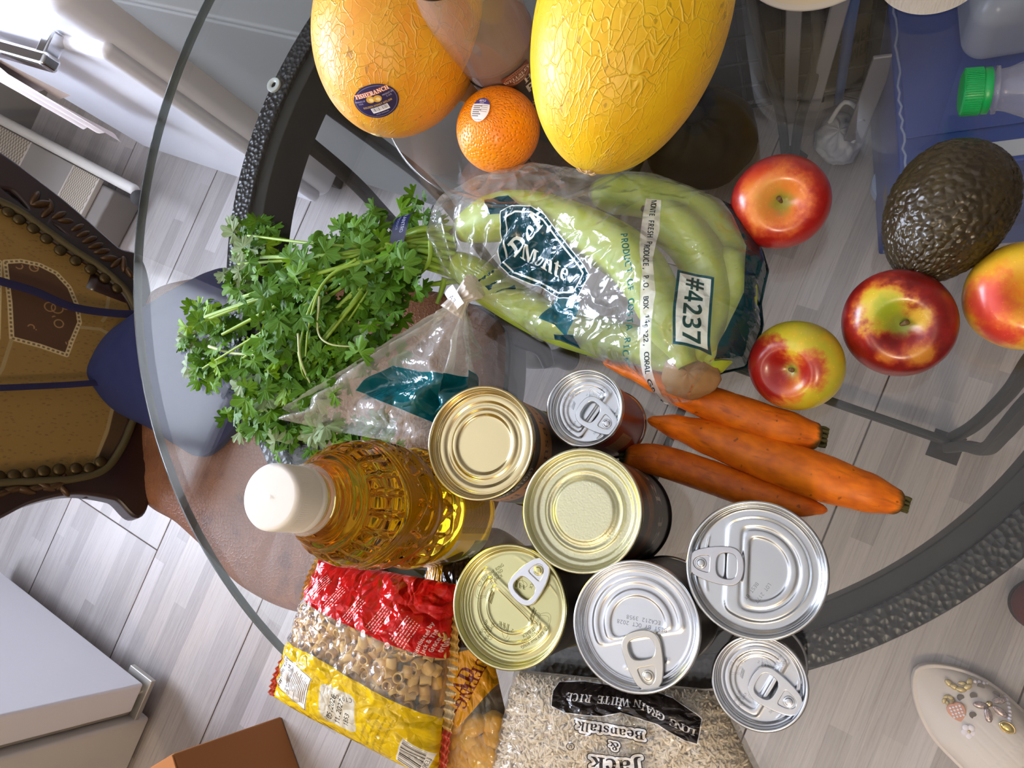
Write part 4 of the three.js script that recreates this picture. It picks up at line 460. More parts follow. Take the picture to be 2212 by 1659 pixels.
  const TX0 = at(590, 640, 0.79), TX1 = at(1030, 980, 0.79), tx0 = Math.min(TX0.x, at(590, 980, 0.79).x) - 0.01, tw = TX1.x - tx0 + 0.01, tz0 = TX0.z - 0.03, td = TX1.z - tz0 + 0.03, tp = (u, v) => { const p = at(u, v, 0.79); return [(p.x - tx0) / tw * 1024, (p.z - tz0) / td * 1024]; };
  const [tailMap, tailClear] = printed(1024, 1024, (c, ink) => { c.beginPath(); [[752, 838], [832, 783], [900, 800], [960, 808], [1024, 800], [1024, 880], [930, 912], [868, 884]].forEach((p, i) => { const [x, y] = tp(...p); i ? c.lineTo(x, y) : c.moveTo(x, y); }); c.fillStyle = ink('#0f6a74', '#585858'); c.fill(); }, '#c4c4c4');
  const tail = grid(120, 60, (u, v) => { const [pu, pv] = tailAt(0.02 + u * 0.96), lift = 0.79 + 0.014 * Math.sin(u * 46 + fbm(u * 5, v * 3, 2, 2) * 6) * (0.25 + 0.75 * v) - 0.010 * v, rimP = at(pu, pv, 0.79), k = Math.pow(v, 0.9), x = lerp(knot.x + (u - 0.5) * 0.008, rimP.x, k), z = lerp(knot.z + 0.004, rimP.z, k); const y = lerp(knot.y, Math.max(TOP + 0.008, lift), sstep(0, 0.35, v)) + 0.004 * noise.noise(x * 60, z * 60, 3) * v; return V(x - cen.x, y - TOP, z - cen.z); }, (u, v, q) => [(q.x + cen.x - tx0) / tw, 1 - (q.z + cen.z - tz0) / td]);
  mesh('tail', tail, film(tailMap, tailClear, 0.004, 1), bag);
  mesh('gather', sweep([at(1026, 618, 0.792), knot.clone(), at(976, 676, 0.786)].map((p) => p.sub(cen.clone().setY(TOP))), (k, a) => 0.0058 + 0.0018 * Math.abs(Math.sin(a * 7)) + 0.009 * Math.pow(Math.abs(k - 0.5), 1.2), 16, 42), phys(0xeee6dc, 0.25, { transmission: 0.4, thickness: 0 }), bag);
  const tagMap = canvasTex(128, 192, (c) => { c.fillStyle = '#f1eff0'; c.fillRect(0, 0, 128, 192); write(c, 'EA', 64, 96, '62px sans-serif', '#2a2628', Math.PI / 2); });
  const tg = at(983, 645, 0.793).sub(cen.clone().setY(TOP)); const tagM = mesh('tie_tag', grid(10, 10, (u, v) => V((u - 0.5) * 0.014, 0.003 * Math.cos((u - 0.5) * 2.6), (v - 0.5) * 0.019)), phys(0xffffff, 0.4, { map: tagMap, side: THREE.DoubleSide }), bag, tg); tagM.rotation.set(0.15, 0.55, 0.5);

  // ---- cilantro ----
  const bunch = thing('cilantro_bunch', 'bunch of fresh cilantro with lobed leaves, tied with a dark blue band', 'herbs', at(700, 680, TOP).setY(TOP)), BO = bunch.position;
  const leafGeo = (sd) => { const n = 60, L = 0.0165, pts = [], p = [], uv = [], ix = []; const cur = rr(-0.5, 0.9), fold = rr(0.1, 0.7), tw = rr(-0.5, 0.5);
    for (let i = 0; i <= n; i++) { const th = (i / n * 2 - 1) * 2.05, ab = Math.abs(th); let r = L * (0.64 + 0.36 * Math.cos(th * 0.72)); r *= 1 - 0.55 * Math.exp(-Math.pow((ab - 0.56 - (sd % 3) * 0.05) / 0.12, 2)) - 0.34 * Math.exp(-Math.pow((ab - 1.28) / 0.13, 2)); r *= 1 - 0.20 * Math.pow(0.5 + 0.5 * Math.cos(th * 13 + sd), 2); pts.push([Math.sin(th) * r, Math.cos(th) * r]); }
    const H = (x, z) => cur * 30 * z * z * 0.55 - fold * Math.abs(x) * 0.6 + tw * x * z * 25 + 0.0012 * noise.noise(x * 260, z * 260, sd);
    const push = (x, z) => { p.push(x, H(x, z), z); uv.push(0.5 + x / L / 2, 0.5 + z / L / 2); };
    push(0, 0.004); for (const k of [0.5, 1]) for (const [x, z] of pts) push(x * k, 0.004 + (z - 0.004) * k);
    for (let i = 0; i < n; i++) { ix.push(0, i + 1, i + 2); const a = 1 + i, b = a + 1, c = n + 2 + i, d = c + 1; ix.push(a, c, b, b, c, d); }
    const g = new THREE.BufferGeometry(); g.setAttribute('position', new THREE.Float32BufferAttribute(p, 3)); g.setAttribute('uv', new THREE.Float32BufferAttribute(uv, 2)); g.setIndex(ix); g.computeVertexNormals(); return g; };
  const vein = (base, line) => canvasTex(128, 128, (c) => { c.fillStyle = base; c.fillRect(0, 0, 128, 128); c.strokeStyle = line; c.lineWidth = 1.6; for (let k = -4; k <= 4; k++) { c.beginPath(); c.moveTo(64, 60); c.quadraticCurveTo(64 + k * 8, 40, 64 + k * 17, 4 + Math.abs(k) * 12); c.stroke(); } });
  const leafM = [['#5a8a08', '#79a326'], ['#4d7a0c', '#658f22'], ['#47740e', '#5f8a24'], ['#7aa60c', '#97bb3a'], ['#84996a', '#9fb188'], ['#52801a', '#6a9430']].map(([a, b]) => phys(0xffffff, 0.5, { map: vein(a, b), transmission: 0.3, thickness: 0, side: THREE.DoubleSide, specularIntensity: 0.35 }));
  const shapes = [0, 1, 2, 3, 4, 5, 6, 7].map(leafGeo), stemM = phys(0x86a632, 0.45), paleStem = phys(0xb9c48e, 0.45), darkStem = phys(0x7a9e2c, 0.5);
  const clumps = [[530, 505, 4, 2], [585, 508, 2, 0], [548, 555, 4, 2], [512, 575, 4, 0], [598, 610, 5, 1], [640, 560, 3, 2], [742, 508, 0, 2], [800, 498, 0, 1], [852, 556, 1, 2], [780, 598, 1, 2], [712, 640, 1, 2], [622, 655, 2, 1], [560, 640, 2, 5], [522, 640, 4, 0], [440, 690, 3, 0], [412, 744, 4, 3], [478, 716, 3, 1], [440, 800, 4, 0], [520, 780, 3, 0], [566, 742, 0, 3], [610, 786, 3, 0], [664, 740, 1, 5], [738, 680, 1, 2], [820, 690, 1, 2], [842, 640, 2, 5], [700, 762, 1, 0], [744, 760, 0, 1], [790, 764, 1, 0], [622, 830, 3, 4], [540, 850, 4, 0], [522, 884, 3, 4], [600, 872, 4, 1], [652, 850, 4, 1], [702, 812, 1, 2], [566, 905, 1, 4], [606, 940, 4, 1], [684, 930, 4, 0], [752, 946, 3, 1], [822, 944, 3, 1], [690, 560, 2, 1], [660, 620, 5, 2], [860, 600, 5, 1], [700, 700, 5, 1], [600, 700, 2, 5], [900, 472, 0, 1], [770, 540, 1, 5], [650, 690, 5, 2], [790, 650, 2, 1], [570, 800, 1, 5], [650, 790, 5, 1]];
  let count = 0; const leaf = (x, y, z, size, mi) => { if (count++ > 296) return; const m = mesh('leaf', shapes[Math.floor(rnd() * 8)], leafM[mi], bunch, V(x - BO.x, y - TOP, z - BO.z)); m.rotation.set(rr(-0.55, 0.55), rr(0, 6.28), rr(-0.5, 0.5)); m.scale.setScalar(size); };
  for (const [u, v, a, b] of clumps) { const edge = u < 530 || v > 860 || v < 520, y0 = TOP + (edge ? rr(0.006, 0.02) : rr(0.022, 0.05)), c = at(u, v, y0); for (let k = 0; k < 6; k++) { const t = rr(0, 6.28), d = rr(0.002, 0.021); leaf(c.x + Math.cos(t) * d, Math.max(TOP + 0.005, y0 + rr(-0.014, 0.010)), c.z + Math.sin(t) * d, rr(0.75, 1.3), rnd() < 0.62 ? a : rnd() < 0.7 ? b : Math.floor(rnd() * 6)); } }
  { const extra = [[], [], []]; for (let k = 0; k < 420; k++) { const [u, v, a] = clumps[Math.floor(rnd() * clumps.length)], edge = u < 530 || v > 860 || v < 520, y = TOP + (edge ? rr(0.005, 0.02) : rr(0.006, 0.046)), c = at(u, v, y), t = rr(0, 6.28), d = rr(0.0, 0.024); const g = shapes[Math.floor(rnd() * 8)].clone(); const z = rr(0.5, 0.95); g.scale(z, z, z).rotateX(rr(-0.8, 0.8)).rotateZ(rr(-0.7, 0.7)).rotateY(rr(0, 6.28)).translate(c.x + Math.cos(t) * d - BO.x, Math.max(0.006, y - TOP), c.z + Math.sin(t) * d - BO.z); extra[k % 3].push(g); }
    extra.forEach((g, i) => tag(mesh('small_leaves', mergeGeometries(g), leafM[[1, 0, 2][i]], bunch), null, null, null, 'stuff')); }
  const S = (pts, r, m) => mesh('stem', sweep(pts.map(([u, v, y]) => at(u, v, TOP + y).sub(BO)), (k) => r * (1 - 0.45 * k), 22, 8), m, bunch);
  for (let k = 0; k < 26; k++) { const f = k / 25, v0 = lerp(480, 585, f) + rr(-6, 6), cl = clumps[Math.floor(rnd() * 32)]; S([[985, v0 + 14, 0.012 + rr(0, 0.014)], [925, lerp(488, 580, f), 0.014 + rr(0, 0.016)], [868, lerp(508, 566, f), 0.02 + rr(0, 0.016)], [lerp(868, cl[0], 0.45), lerp(530, cl[1], 0.4) + 10, 0.03 + rr(0, 0.014)], [cl[0] + rr(-8, 8), cl[1] + rr(-8, 8), 0.022]], rr(0.0016, 0.0030), k % 3 ? stemM : darkStem); }
  S([[812, 560, 0.052], [720, 590, 0.058], [672, 660, 0.056], [650, 740, 0.05], [652, 800, 0.045]], 0.0016, darkStem); S([[770, 560, 0.055], [700, 610, 0.058], [668, 700, 0.054], [660, 770, 0.05]], 0.0014, stemM);
  S([[452, 748, 0.016], [500, 762, 0.018], [566, 766, 0.03]], 0.0019, paleStem); S([[690, 640, 0.054], [688, 720, 0.05], [710, 742, 0.05], [790, 750, 0.04]], 0.0011, paleStem); S([[644, 720, 0.054], [650, 780, 0.05], [690, 850, 0.02], [720, 790, 0.03], [740, 800, 0.024]], 0.0011, paleStem); S([[644, 760, 0.05], [655, 810, 0.04], [668, 822, 0.03]], 0.001, stemM); S([[660, 826, 0.02], [680, 880, 0.014], [700, 912, 0.012]], 0.002, stemM);
  S([[1000, 604, 0.012], [950, 612, 0.012], [916, 616, 0.012]], 0.0034, stemM); S([[962, 600, 0.014], [954, 628, 0.012], [944, 656, 0.010]], 0.0032, stemM); S([[930, 520, 0.04], [928, 560, 0.036], [908, 590, 0.024], [880, 600, 0.02]], 0.0022, stemM);
  const bandMap = canvasTex(512, 128, (c) => { c.fillStyle = '#1a2144'; c.fillRect(0, 0, 512, 128); for (let i = 0; i < 2; i++) { write(c, 'CILANTRO', i * 256 + 120, 46, '40px sans-serif', '#aab2cc'); write(c, 'PRODUCE', i * 256 + 120, 92, '26px sans-serif', '#7f89ab'); } });
  const bA = at(838, 518, TOP + 0.03), bB = at(896, 500, TOP + 0.034), bdir = bB.clone().sub(bA).normalize(), bn = V(-bdir.z, 0, bdir.x);
  mesh('tie_band', grid(40, 8, (u, v) => { const a = lerp(-0.5, 2.9, u), r = 0.0125 + 0.002 * Math.sin(u * 9), q = bA.clone().lerp(bB, 0.5).addScaledVector(bdir, (v - 0.5) * 0.017 + (u - 0.5) * 0.02).addScaledVector(bn, Math.cos(a) * r * 1.25).add(V(0, Math.sin(a) * r * 0.7, 0)); return q.sub(BO); }, (u, v) => [1 - u, v]), phys(0xffffff, 0.22, { map: bandMap, side: THREE.DoubleSide }), bunch);

  // ---- oil bottle ----
  const ob = thing('oil_bottle', 'tall plastic bottle of golden cooking oil with a white screw cap', 'bottle', V(-0.2785, TOP + 0.0004, -0.0115));
  const prof = [[0.0, 0.040], [0.003, 0.0435], [0.010, 0.0445], [0.064, 0.0445], [0.068, 0.0437], [0.088, 0.0432], [0.092, 0.0420], [0.098, 0.0420], [0.104, 0.0430], [0.126, 0.0428], [0.134, 0.0405], [0.140, 0.0395], [0.144, 0.0403], [0.162, 0.0362], [0.176, 0.0292], [0.184, 0.0235], [0.190, 0.0180], [0.196, 0.0165], [0.203, 0.0165]];
  const rAt = (y) => { for (let i = 1; i < prof.length; i++) if (y <= prof[i][0]) { const [y0, r0] = prof[i - 1], [y1, r1] = prof[i]; const k = (y - y0) / (y1 - y0); return lerp(r0, r1, k * k * (3 - 2 * k) * 0.5 + k * 0.5); } return 0.0165; };
  const hexed = (a, y) => { const [c1, c2, id] = cells(a * 2.6, y * 62, 0, 0); return (c2 - c1); };
  const oilG = grid(220, 190, (u, v) => { const a = u * Math.PI * 2, y = v * 0.203; let r = rAt(y); const sq = 1 + 0.035 * Math.cos(4 * a + 0.4) * sstep(0.19, 0.15, y); r *= sq;
    const fl = sstep(0.146, 0.150, y) * sstep(0.172, 0.166, y); r += fl * 0.0013 * (sstep(0.3, 0.55, Math.abs(Math.sin(a * 9))) - 0.5);
    const hx = sstep(0.106, 0.110, y) * sstep(0.132, 0.128, y); r -= hx * 0.0011 * sstep(0.10, 0.22, hexed(a, y)) ; 
    const fc = sstep(0.068, 0.072, y) * sstep(0.094, 0.090, y); r -= fc * (0.0042 * Math.max(0, 0.75 - hexed(a * 1.15 + 3, y * 0.8)));
    r += 0.0007 * Math.sin(y * 2200) * sstep(0.134, 0.1345, y) * sstep(0.144, 0.1435, y) * 0.6; return V(Math.sin(a) * r, y, Math.cos(a) * r); });
  flipped(oilG);
  { const n = oilG.attributes.normal, m = 221; for (let j = 0; j <= 190; j++) { const a = j * m, b = a + 220, x = n.getX(a) + n.getX(b), y = n.getY(a) + n.getY(b), z = n.getZ(a) + n.getZ(b), l = Math.hypot(x, y, z); n.setXYZ(a, x / l, y / l, z / l); n.setXYZ(b, x / l, y / l, z / l); } }
  const caps = [new THREE.CircleGeometry(0.040, 64).rotateX(Math.PI / 2), new THREE.CircleGeometry(0.0165, 48).rotateX(-Math.PI / 2).translate(0, 0.203, 0)];
  const oilM = phys(0xffffff, 0.02, { transmission: 1, thickness: 0.09, ior: 1.40, attenuationColor: new THREE.Color(0.985, 0.70, 0.05), attenuationDistance: 0.085 });
  mesh('bottle_body', mergeGeometries([oilG, ...caps]), oilM, ob);
  const ol = canvasTex(2048, 512, (c) => { c.fillStyle = '#e2ce00'; c.fillRect(0, 0, 2048, 512); for (let i = 0; i < 2; i++) { const x = i * 1024; c.fillStyle = '#dac600'; c.fillRect(x, 0, 470, 512); c.fillStyle = '#55500f'; for (let k = 0; k < 24; k++) c.fillRect(x + 40, 30 + k * 19, 380 - (hash2(k, i) * 60), 7); c.fillStyle = '#e4e2d2'; c.fillRect(x + 470, 0, 554, 70); c.fillStyle = '#7f8a1d'; c.fillRect(x + 470, 300, 554, 212); const g = c.createLinearGradient(x + 470, 0, x + 1024, 0); c.fillStyle = '#6e5a1c'; c.beginPath(); c.ellipse(x + 740, 200, 210, 130, 0.2, 0, 7); c.fill(); c.fillStyle = '#93741f'; c.beginPath(); c.ellipse(x + 690, 190, 90, 60, 0.4, 0, 7); c.fill(); c.fillStyle = '#e9e8dc'; c.fillRect(x + 800, 380, 150, 60); write(c, '0.9 L', x + 875, 410, 'bold 44px sans-serif', '#4a4a1c'); } });
  mesh('label', flipped(grid(120, 6, (u, v) => { const a = u * Math.PI * 2, y = 0.006 + v * 0.058, r = 0.0448 * (1 + 0.035 * Math.cos(4 * a + 0.4)) + 0.0004; return V(Math.sin(a) * r, y, Math.cos(a) * r); })), phys(0xffffff, 0.25, { map: ol, side: THREE.DoubleSide, transmission: 0.45, thickness: 0 }), ob).rotation.y = 1.05;
  const ridges = []; for (let k = 0; k < 90; k++) { const a = k / 90 * Math.PI * 2; ridges.push(new THREE.BoxGeometry(0.0005, 0.016, 0.0005).translate(Math.cos(a) * 0.0192, 0.2125, Math.sin(a) * 0.0192)); }
  mesh('cap', mergeGeometries([lathe([[0, 0.2268], [0.0012, 0.2269], [0.002, 0.2264], [0.0165, 0.2266], [0.0182, 0.226], [0.0191, 0.2245], [0.0194, 0.222], [0.0196, 0.205], [0.019, 0.2045], [0.019, 0.2035], [0.0198, 0.203], [0.0199, 0.1995], [0.0188, 0.1985], [0.0168, 0.1985]], 96), ...ridges]), phys(0xe9e4dc, 0.42), ob);
  mesh('neck_ring', lathe([[0.0168, 0.1965], [0.0212, 0.196], [0.0218, 0.1945], [0.0212, 0.193], [0.0172, 0.1925]], 80), phys(new THREE.Color(0.95, 0.93, 0.88), 0.05, { transmission: 0.85, thickness: 0 }), ob);

  // ---- pillow packets ----
  function pillow(corners, y0, thick, opt) {                          // corners: four table points seen at the photograph's pixels, clockwise from back left
    const P = corners.map(([u, v, y]) => at(u, v, y ?? y0)), mid = P.reduce((s, p) => s.add(p), V()).multiplyScalar(0.25).setY(TOP), bil = (u, v) => V(0, 0, 0).addScaledVector(P[0], (1 - u) * (1 - v)).addScaledVector(P[1], u * (1 - v)).addScaledVector(P[2], u * v).addScaledVector(P[3], (1 - u) * v);
    const swell = (u, v) => { const a = Math.max(0, 1 - Math.pow(Math.abs(2 * u - 1), opt.pu ?? 3.2)), b = Math.max(0, 1 - Math.pow(Math.abs(2 * v - 1), opt.pv ?? 2.4)); return Math.pow(a, 0.55) * Math.pow(b, 0.6); };
    const wr = (u, v, s) => { const e = Math.max(sstep(0.22, 0.0, u), sstep(0.78, 1, u)), p = bil(u, v); return e * 0.0028 * Math.sin(v * 60 + s + fbm(u * 4, v * 9, s, 2) * 5) + 0.0030 * (0.5 - Math.abs(noise.noise(p.x * 34, p.z * 34, s))) + 0.0016 * (0.5 - Math.abs(noise.noise(p.x * 90, p.z * 90, s + 3))); };
    const topAt = (u, v) => { const p = bil(u, v), s = swell(u, v); return p.setY(p.y + thick * s + wr(u, v, opt.s ?? 1) * (0.3 + 0.7 * s)); };
    const lowAt = (u, v) => { const p = bil(u, v), s = swell(u, v); return p.setY(Math.max(TOP + 0.0008, p.y - (opt.low ?? thick) * s)); };
    return { P, mid, bil, topAt, lowAt, swell };
  }
  const pk = pillow([[690, 1208, 0.775], [985, 1262, 0.777], [945, 1690, 0.785], [592, 1506, 0.79]], 0.78, 0.034, { s: 1, low: 0.04 });
  const [pm, pcl] = printed(1024, 1024, (c, ink) => {
    const red = ink('#c9140f'), yel = ink('#dcb80a');
    c.fillStyle = red; c.beginPath(); c.moveTo(0, 0); c.lineTo(1024, 0); c.lineTo(1024, 395); c.bezierCurveTo(800, 360, 300, 300, 0, 268); c.fill();
    c.fillStyle = yel; c.beginPath(); c.moveTo(0, 1024); c.lineTo(1024, 1024); c.lineTo(1024, 700); c.bezierCurveTo(940, 640, 560, 610, 330, 560); c.bezierCurveTo(200, 560, 120, 590, 0, 540); c.fill();
    c.fillStyle = ink('#b11410'); for (let y = 30; y < 1000; y += 26) c.fillRect(0, y, 12, 14); c.fillStyle = ink('#8e2f5e'); for (let y = 560; y < 900; y += 20) c.fillRect(12, y, 12, 12);
    const small = (x, y, n, rot, col, s) => { c.save(); c.translate(x, y); c.rotate(rot); for (let k = 0; k < n; k++) { let o = 0; while (o < 150) { const w = 6 + hash2(k * 7 + o, x) * 22; c.fillStyle = col; c.fillRect(o, k * 17, Math.min(w, 150 - o), 6); o += w + 5; } } c.restore(); };
    const wt = ink('#f0c9c0'); [[110, 215, 5], [270, 255, 4], [430, 290, 4], [600, 300, 5], [760, 330, 6]].forEach(([x, y, n], i) => { small(x, y, n, -1.15, wt); c.fillStyle = ink('#efe2dc'); c.beginPath(); c.ellipse(x - 6, y + 38, 15, 19, 0, 0, 7); c.fill(); write(c, ['A', 'F', 'G', 'H', 'RU'][i], x - 6, y + 38, 'bold 20px sans-serif', ink('#b21a14'), -0.5); });
    ['Distributed by', 'Jack & The', 'Grocer', 'order'].forEach((s, i) => write(c, s, 930 + i * 28, 300 + i * 8, 'bold 28px sans-serif', ink('#f2d8d0'), -1.25));
    // nutrition panel, date window, small print, bar code
    c.save(); c.translate(95, 640); c.rotate(0.22); c.fillStyle = ink('#e6dfd6'); c.fillRect(0, 0, 250, 250); c.strokeStyle = ink('#4b4038'); c.lineWidth = 4; c.strokeRect(4, 4, 242, 242); write(c, 'Nutrition Facts', 30, 125, 'bold 34px sans-serif', ink('#2c2622'), -Math.PI / 2); write(c, '154', 72, 54, 'bold 32px sans-serif', ink('#2c2622'), -Math.PI / 2); c.fillStyle = ink('#5d534a'); for (let k = 0; k < 15; k++) c.fillRect(62 + (k < 2 ? 30 : 0) + k * 12, 26 + (k % 3) * 12, 4, 190 - (k % 4) * 16); c.restore(); small(36, 900, 3, -1.5, ink('#8a7410'));
    c.fillStyle = ink('#dcd6c4', '#262626'); c.beginPath(); c.roundRect(390, 690, 230, 230, 46); c.fill(); const bl = ink('#2e2a24'); write(c, 'C19:09', 540, 730, '34px monospace', bl, 3.0); write(c, '05.2026', 470, 815, 'bold 40px monospace', bl, -1.35); write(c, '11.2027', 520, 822, 'bold 40px monospace', bl, -1.35); write(c, '1853', 565, 850, 'bold 36px monospace', bl, -1.35); write(c, 'Pro', 440, 890, '30px sans-serif', bl, -1.2);
    ['Valid for 18 months from production date', 'Store, transport and handle in dry place', 'and every Package. Meets direct weight', 'The company is subject to change prices'].forEach((s, i) => write(c, s, 660 + i * 38, 880, '17px sans-serif', ink('#6b5a12'), -1.15));
    c.save(); c.translate(860, 880); c.rotate(0.35); c.fillStyle = ink('#e4e0d6'); c.fillRect(0, -60, 150, 160); c.fillStyle = ink('#1f1a18'); for (let y = -54; y < 92; y += 3 + Math.floor(hash2(y, 5) * 6)) c.fillRect(8, y, 112, 1 + Math.floor(hash2(y, 8) * 4)); write(c, '700633', 134, 20, '26px monospace', ink('#1f1a18'), -Math.PI / 2); c.restore();
  });
  const pb = thing('pasta_bag', 'red and yellow bag of short pasta tubes with a clear window, beside the oil bottle', 'bag', pk.mid);
  mesh('front_film', grid(160, 160, (u, v) => pk.topAt(u, v).sub(pk.mid), (u, v) => [u, 1 - v]), film(pm, pcl, 0.004, 0.75), pb); mesh('back_film', grid(60, 60, (u, v) => pk.lowAt(u, v).sub(pk.mid)), phys(0xd6b414, 0.25, { side: THREE.DoubleSide }), pb);
  const fin = (u0, du, sgn) => grid(4, 120, (a, v) => { const p = pk.bil(u0, v), q = pk.bil(u0 + du, v), k = a * (1 + 0.10 * Math.abs(((v * 46) % 1) - 0.5)); return p.lerp(q, k).add(V(0, 0.0016 * Math.sin(v * 150) + 0.004 * Math.sin(v * 9) * a, 0)).sub(pk.mid); }, (a, v) => [a, 1 - v]);
  const finMap = canvasTex(64, 512, (c) => { c.fillStyle = '#c79a3a'; c.fillRect(0, 0, 64, 512); c.fillStyle = '#c01a14'; c.fillRect(0, 380, 64, 132); c.fillStyle = '#d8c9a0'; c.fillRect(0, 210, 64, 140); for (let k = 0; k < 60; k++) { c.fillStyle = k % 2 ? 'rgba(255,240,200,.25)' : 'rgba(120,60,10,.2)'; c.fillRect(hash2(k, 1) * 64, 0, 2, 512); } });
  const finM = phys(0xffffff, 0.2, { map: finMap, side: THREE.DoubleSide, transmission: 0.2, thickness: 0 }); mesh('end_seal', fin(1, 0.055, 1), finM, pb); mesh('end_seal', fin(0, -0.03, -1), finM, pb);
  const tubeG = lathe([[0.0027, 0], [0.0042, 0.0002], [0.0043, 0.0045], [0.0042, 0.0088], [0.0027, 0.009], [0.0026, 0.0045], [0.0027, 0]], 14).translate(0, -0.0045, 0), past = [0xdcae5a, 0xe2ba6c, 0xcf9f4c].map((k) => phys(k, 0.4)); let tubes = 0;
  for (let j = 0; j < 11; j++) for (let i = 0; i < 19; i++) { const u = (i + rr(0.15, 0.85)) / 19, v = 0.22 + (j + rr(0.15, 0.85)) / 11 * 0.50; if (u < 0.03 || u > 0.965) continue; const q = pk.topAt(u, v), s = pk.swell(u, v); if (s < 0.25) continue; const m = mesh('pasta_tube', tubeG, past[Math.floor(rnd() * 3)], scene, q.add(V(0, -0.0078 - rr(0, 0.004), 0))); m.rotation.set(rr(-1.5, 1.5), rr(0, 6.28), rr(-1.2, 1.2)); tag(m, 'short ridged pasta tube behind the clear window of the red and yellow bag', 'pasta', 'pasta tubes in the bag'); tubes++; }

  // rice
  const rk = pillow([[1112, 1446, 0.772], [1560, 1492, 0.770], [1690, 1760, 0.765], [1046, 1740, 0.772]], 0.77, 0.026, { s: 5, low: 0.03, pu: 5, pv: 3 });
  const RW = 1400, rp = (() => { const inv = (p) => { let u = 0.5, v = 0.5; for (let k = 0; k < 14; k++) { const q = rk.bil(u, v), ex = p.x - q.x, ez = p.z - q.z, a = rk.bil(u + 0.01, v).sub(q).multiplyScalar(100), b = rk.bil(u, v + 0.01).sub(q).multiplyScalar(100), det = a.x * b.z - b.x * a.z; u += (ex * b.z - b.x * ez) / det; v += (a.x * ez - ex * a.z) / det; } return [u, v]; }; return (px, py) => { const [u, v] = inv(at(px, py, 0.795)); return [u * RW, v * RW * 0.62]; }; })();
  const [rm, rcl] = printed(RW, Math.round(RW * 0.62), (c, ink) => {
    const path = (pts, close) => { c.beginPath(); pts.forEach((p, i) => { const [x, y] = rp(...p); i ? c.lineTo(x, y) : c.moveTo(x, y); }); if (close) c.closePath(); };
    const dk = ink('#241d1a'), wh = ink('#d9d4cc'); const ban = [[1196, 1480], [1250, 1480], [1330, 1492], [1400, 1500], [1448, 1514], [1500, 1545], [1514, 1558], [1506, 1608], [1480, 1600], [1420, 1566], [1340, 1540], [1300, 1548], [1220, 1540], [1190, 1526], [1188, 1496]];
    path(ban, 1); c.fillStyle = dk; c.fill(); c.strokeStyle = wh; c.lineWidth = 5; c.lineJoin = 'round'; c.stroke();
    const s = 'LONG GRAIN WHITE RICE', n = s.length; for (let i = 0; i < n; i++) { const t = i / (n - 1), u = lerp(1494, 1226, t), v = t < 0.45 ? lerp(1582, 1523, t / 0.45) : lerp(1523, 1508, (t - 0.45) / 0.55), rot = Math.PI + (t < 0.45 ? lerp(0.42, 0.28, t / 0.45) : lerp(0.14, 0.04, (t - 0.45) / 0.55)); const [x, y] = rp(u, v); write(c, s[i], x, y, 'bold 62px serif', ink('#cfc9c0'), rot); }
    const words = (w, u, v, size, rot, lw) => { const [x, y] = rp(u, v); c.save(); c.translate(x, y); c.rotate(rot); c.font = 'bold ' + size + 'px serif'; c.textAlign = 'center'; c.textBaseline = 'middle'; c.lineJoin = 'round'; c.strokeStyle = dk; c.lineWidth = lw + 12; c.strokeText(w, 0, 0); c.strokeStyle = wh; c.lineWidth = lw; c.strokeText(w, 0, 0); c.fillStyle = dk; c.fillText(w, 0, 0); c.restore(); };
    words('Beanstalk', 1318, 1577, 76, Math.PI + 0.10, 30); words('&', 1328, 1610, 70, Math.PI + 0.15, 20); words('Jack', 1330, 1652, 120, Math.PI + 0.05, 34); const [ux, uy] = rp(1235, 1610); c.strokeStyle = dk; c.lineWidth = 4; c.beginPath(); c.arc(ux, uy, 22, 0, 7); c.stroke(); write(c, 'U', ux, uy, 'bold 26px sans-serif', dk, Math.PI);
  });
  const rb = thing('rice_bag', 'clear bag of white rice with a black LONG GRAIN WHITE RICE banner', 'bag', rk.mid);
  mesh('front_film', grid(190, 120, (u, v) => rk.topAt(u, v).sub(rk.mid), (u, v) => [u, 1 - v]), film(rm, rcl, 0.0026, 0.9), rb); mesh('back_film', grid(60, 40, (u, v) => rk.lowAt(u, v).sub(rk.mid)), phys(0xe8e4de, 0.12, { transmission: 0.9, thickness: 0, side: THREE.DoubleSide }), rb);
  const grainG = new THREE.SphereGeometry(1, 8, 6).scale(0.0034, 0.00095, 0.00095), riceN = 9000, rice = new THREE.InstancedMesh(grainG, phys(0xffffff, 0.45), riceN); rice.name = 'rice'; rice.castShadow = rice.receiveShadow = true; const M = new THREE.Matrix4(), Q = new THREE.Quaternion(), Eu = new THREE.Euler(), co = new THREE.Color();
  for (let i = 0; i < riceN; i++) { const u = 0.03 + rnd() * 0.94, v = 0.035 + rnd() * 0.95, q = rk.topAt(u, v); q.y = Math.max(TOP + 0.003, q.y - 0.0046 - rnd() * 0.004); Q.setFromEuler(Eu.set(rr(-0.5, 0.5), rr(0, 6.28), rr(-0.35, 0.35))); M.compose(q, Q, V(rr(0.8, 1.1), 1, 1)); rice.setMatrixAt(i, M); const k = rr(0.70, 0.84); rice.setColorAt(i, co.setRGB(k, k * 0.84, k * 0.64)); }
  scene.add(rice); tag(rice, 'loose white rice grains inside the clear bag with the black banner', 'rice', null, 'stuff');
  const bed = mesh('rice_core', grid(60, 40, (u, v) => { const q = rk.topAt(0.02 + u * 0.96, 0.02 + v * 0.96); q.y = Math.max(TOP + 0.0012, q.y - 0.0088); return q.sub(rk.mid); }), std(0xc9b595, 0.9, 0, { side: THREE.DoubleSide }), rb); bed.userData.kind = 'stuff';

  // bread nugget packet between them
  const bk = pillow([[925, 1200, 0.757], [1015, 1205, 0.757], [1130, 1700, 0.762], [880, 1700, 0.762]], 0.76, 0.018, { s: 9, low: 0.01, pv: 5 });
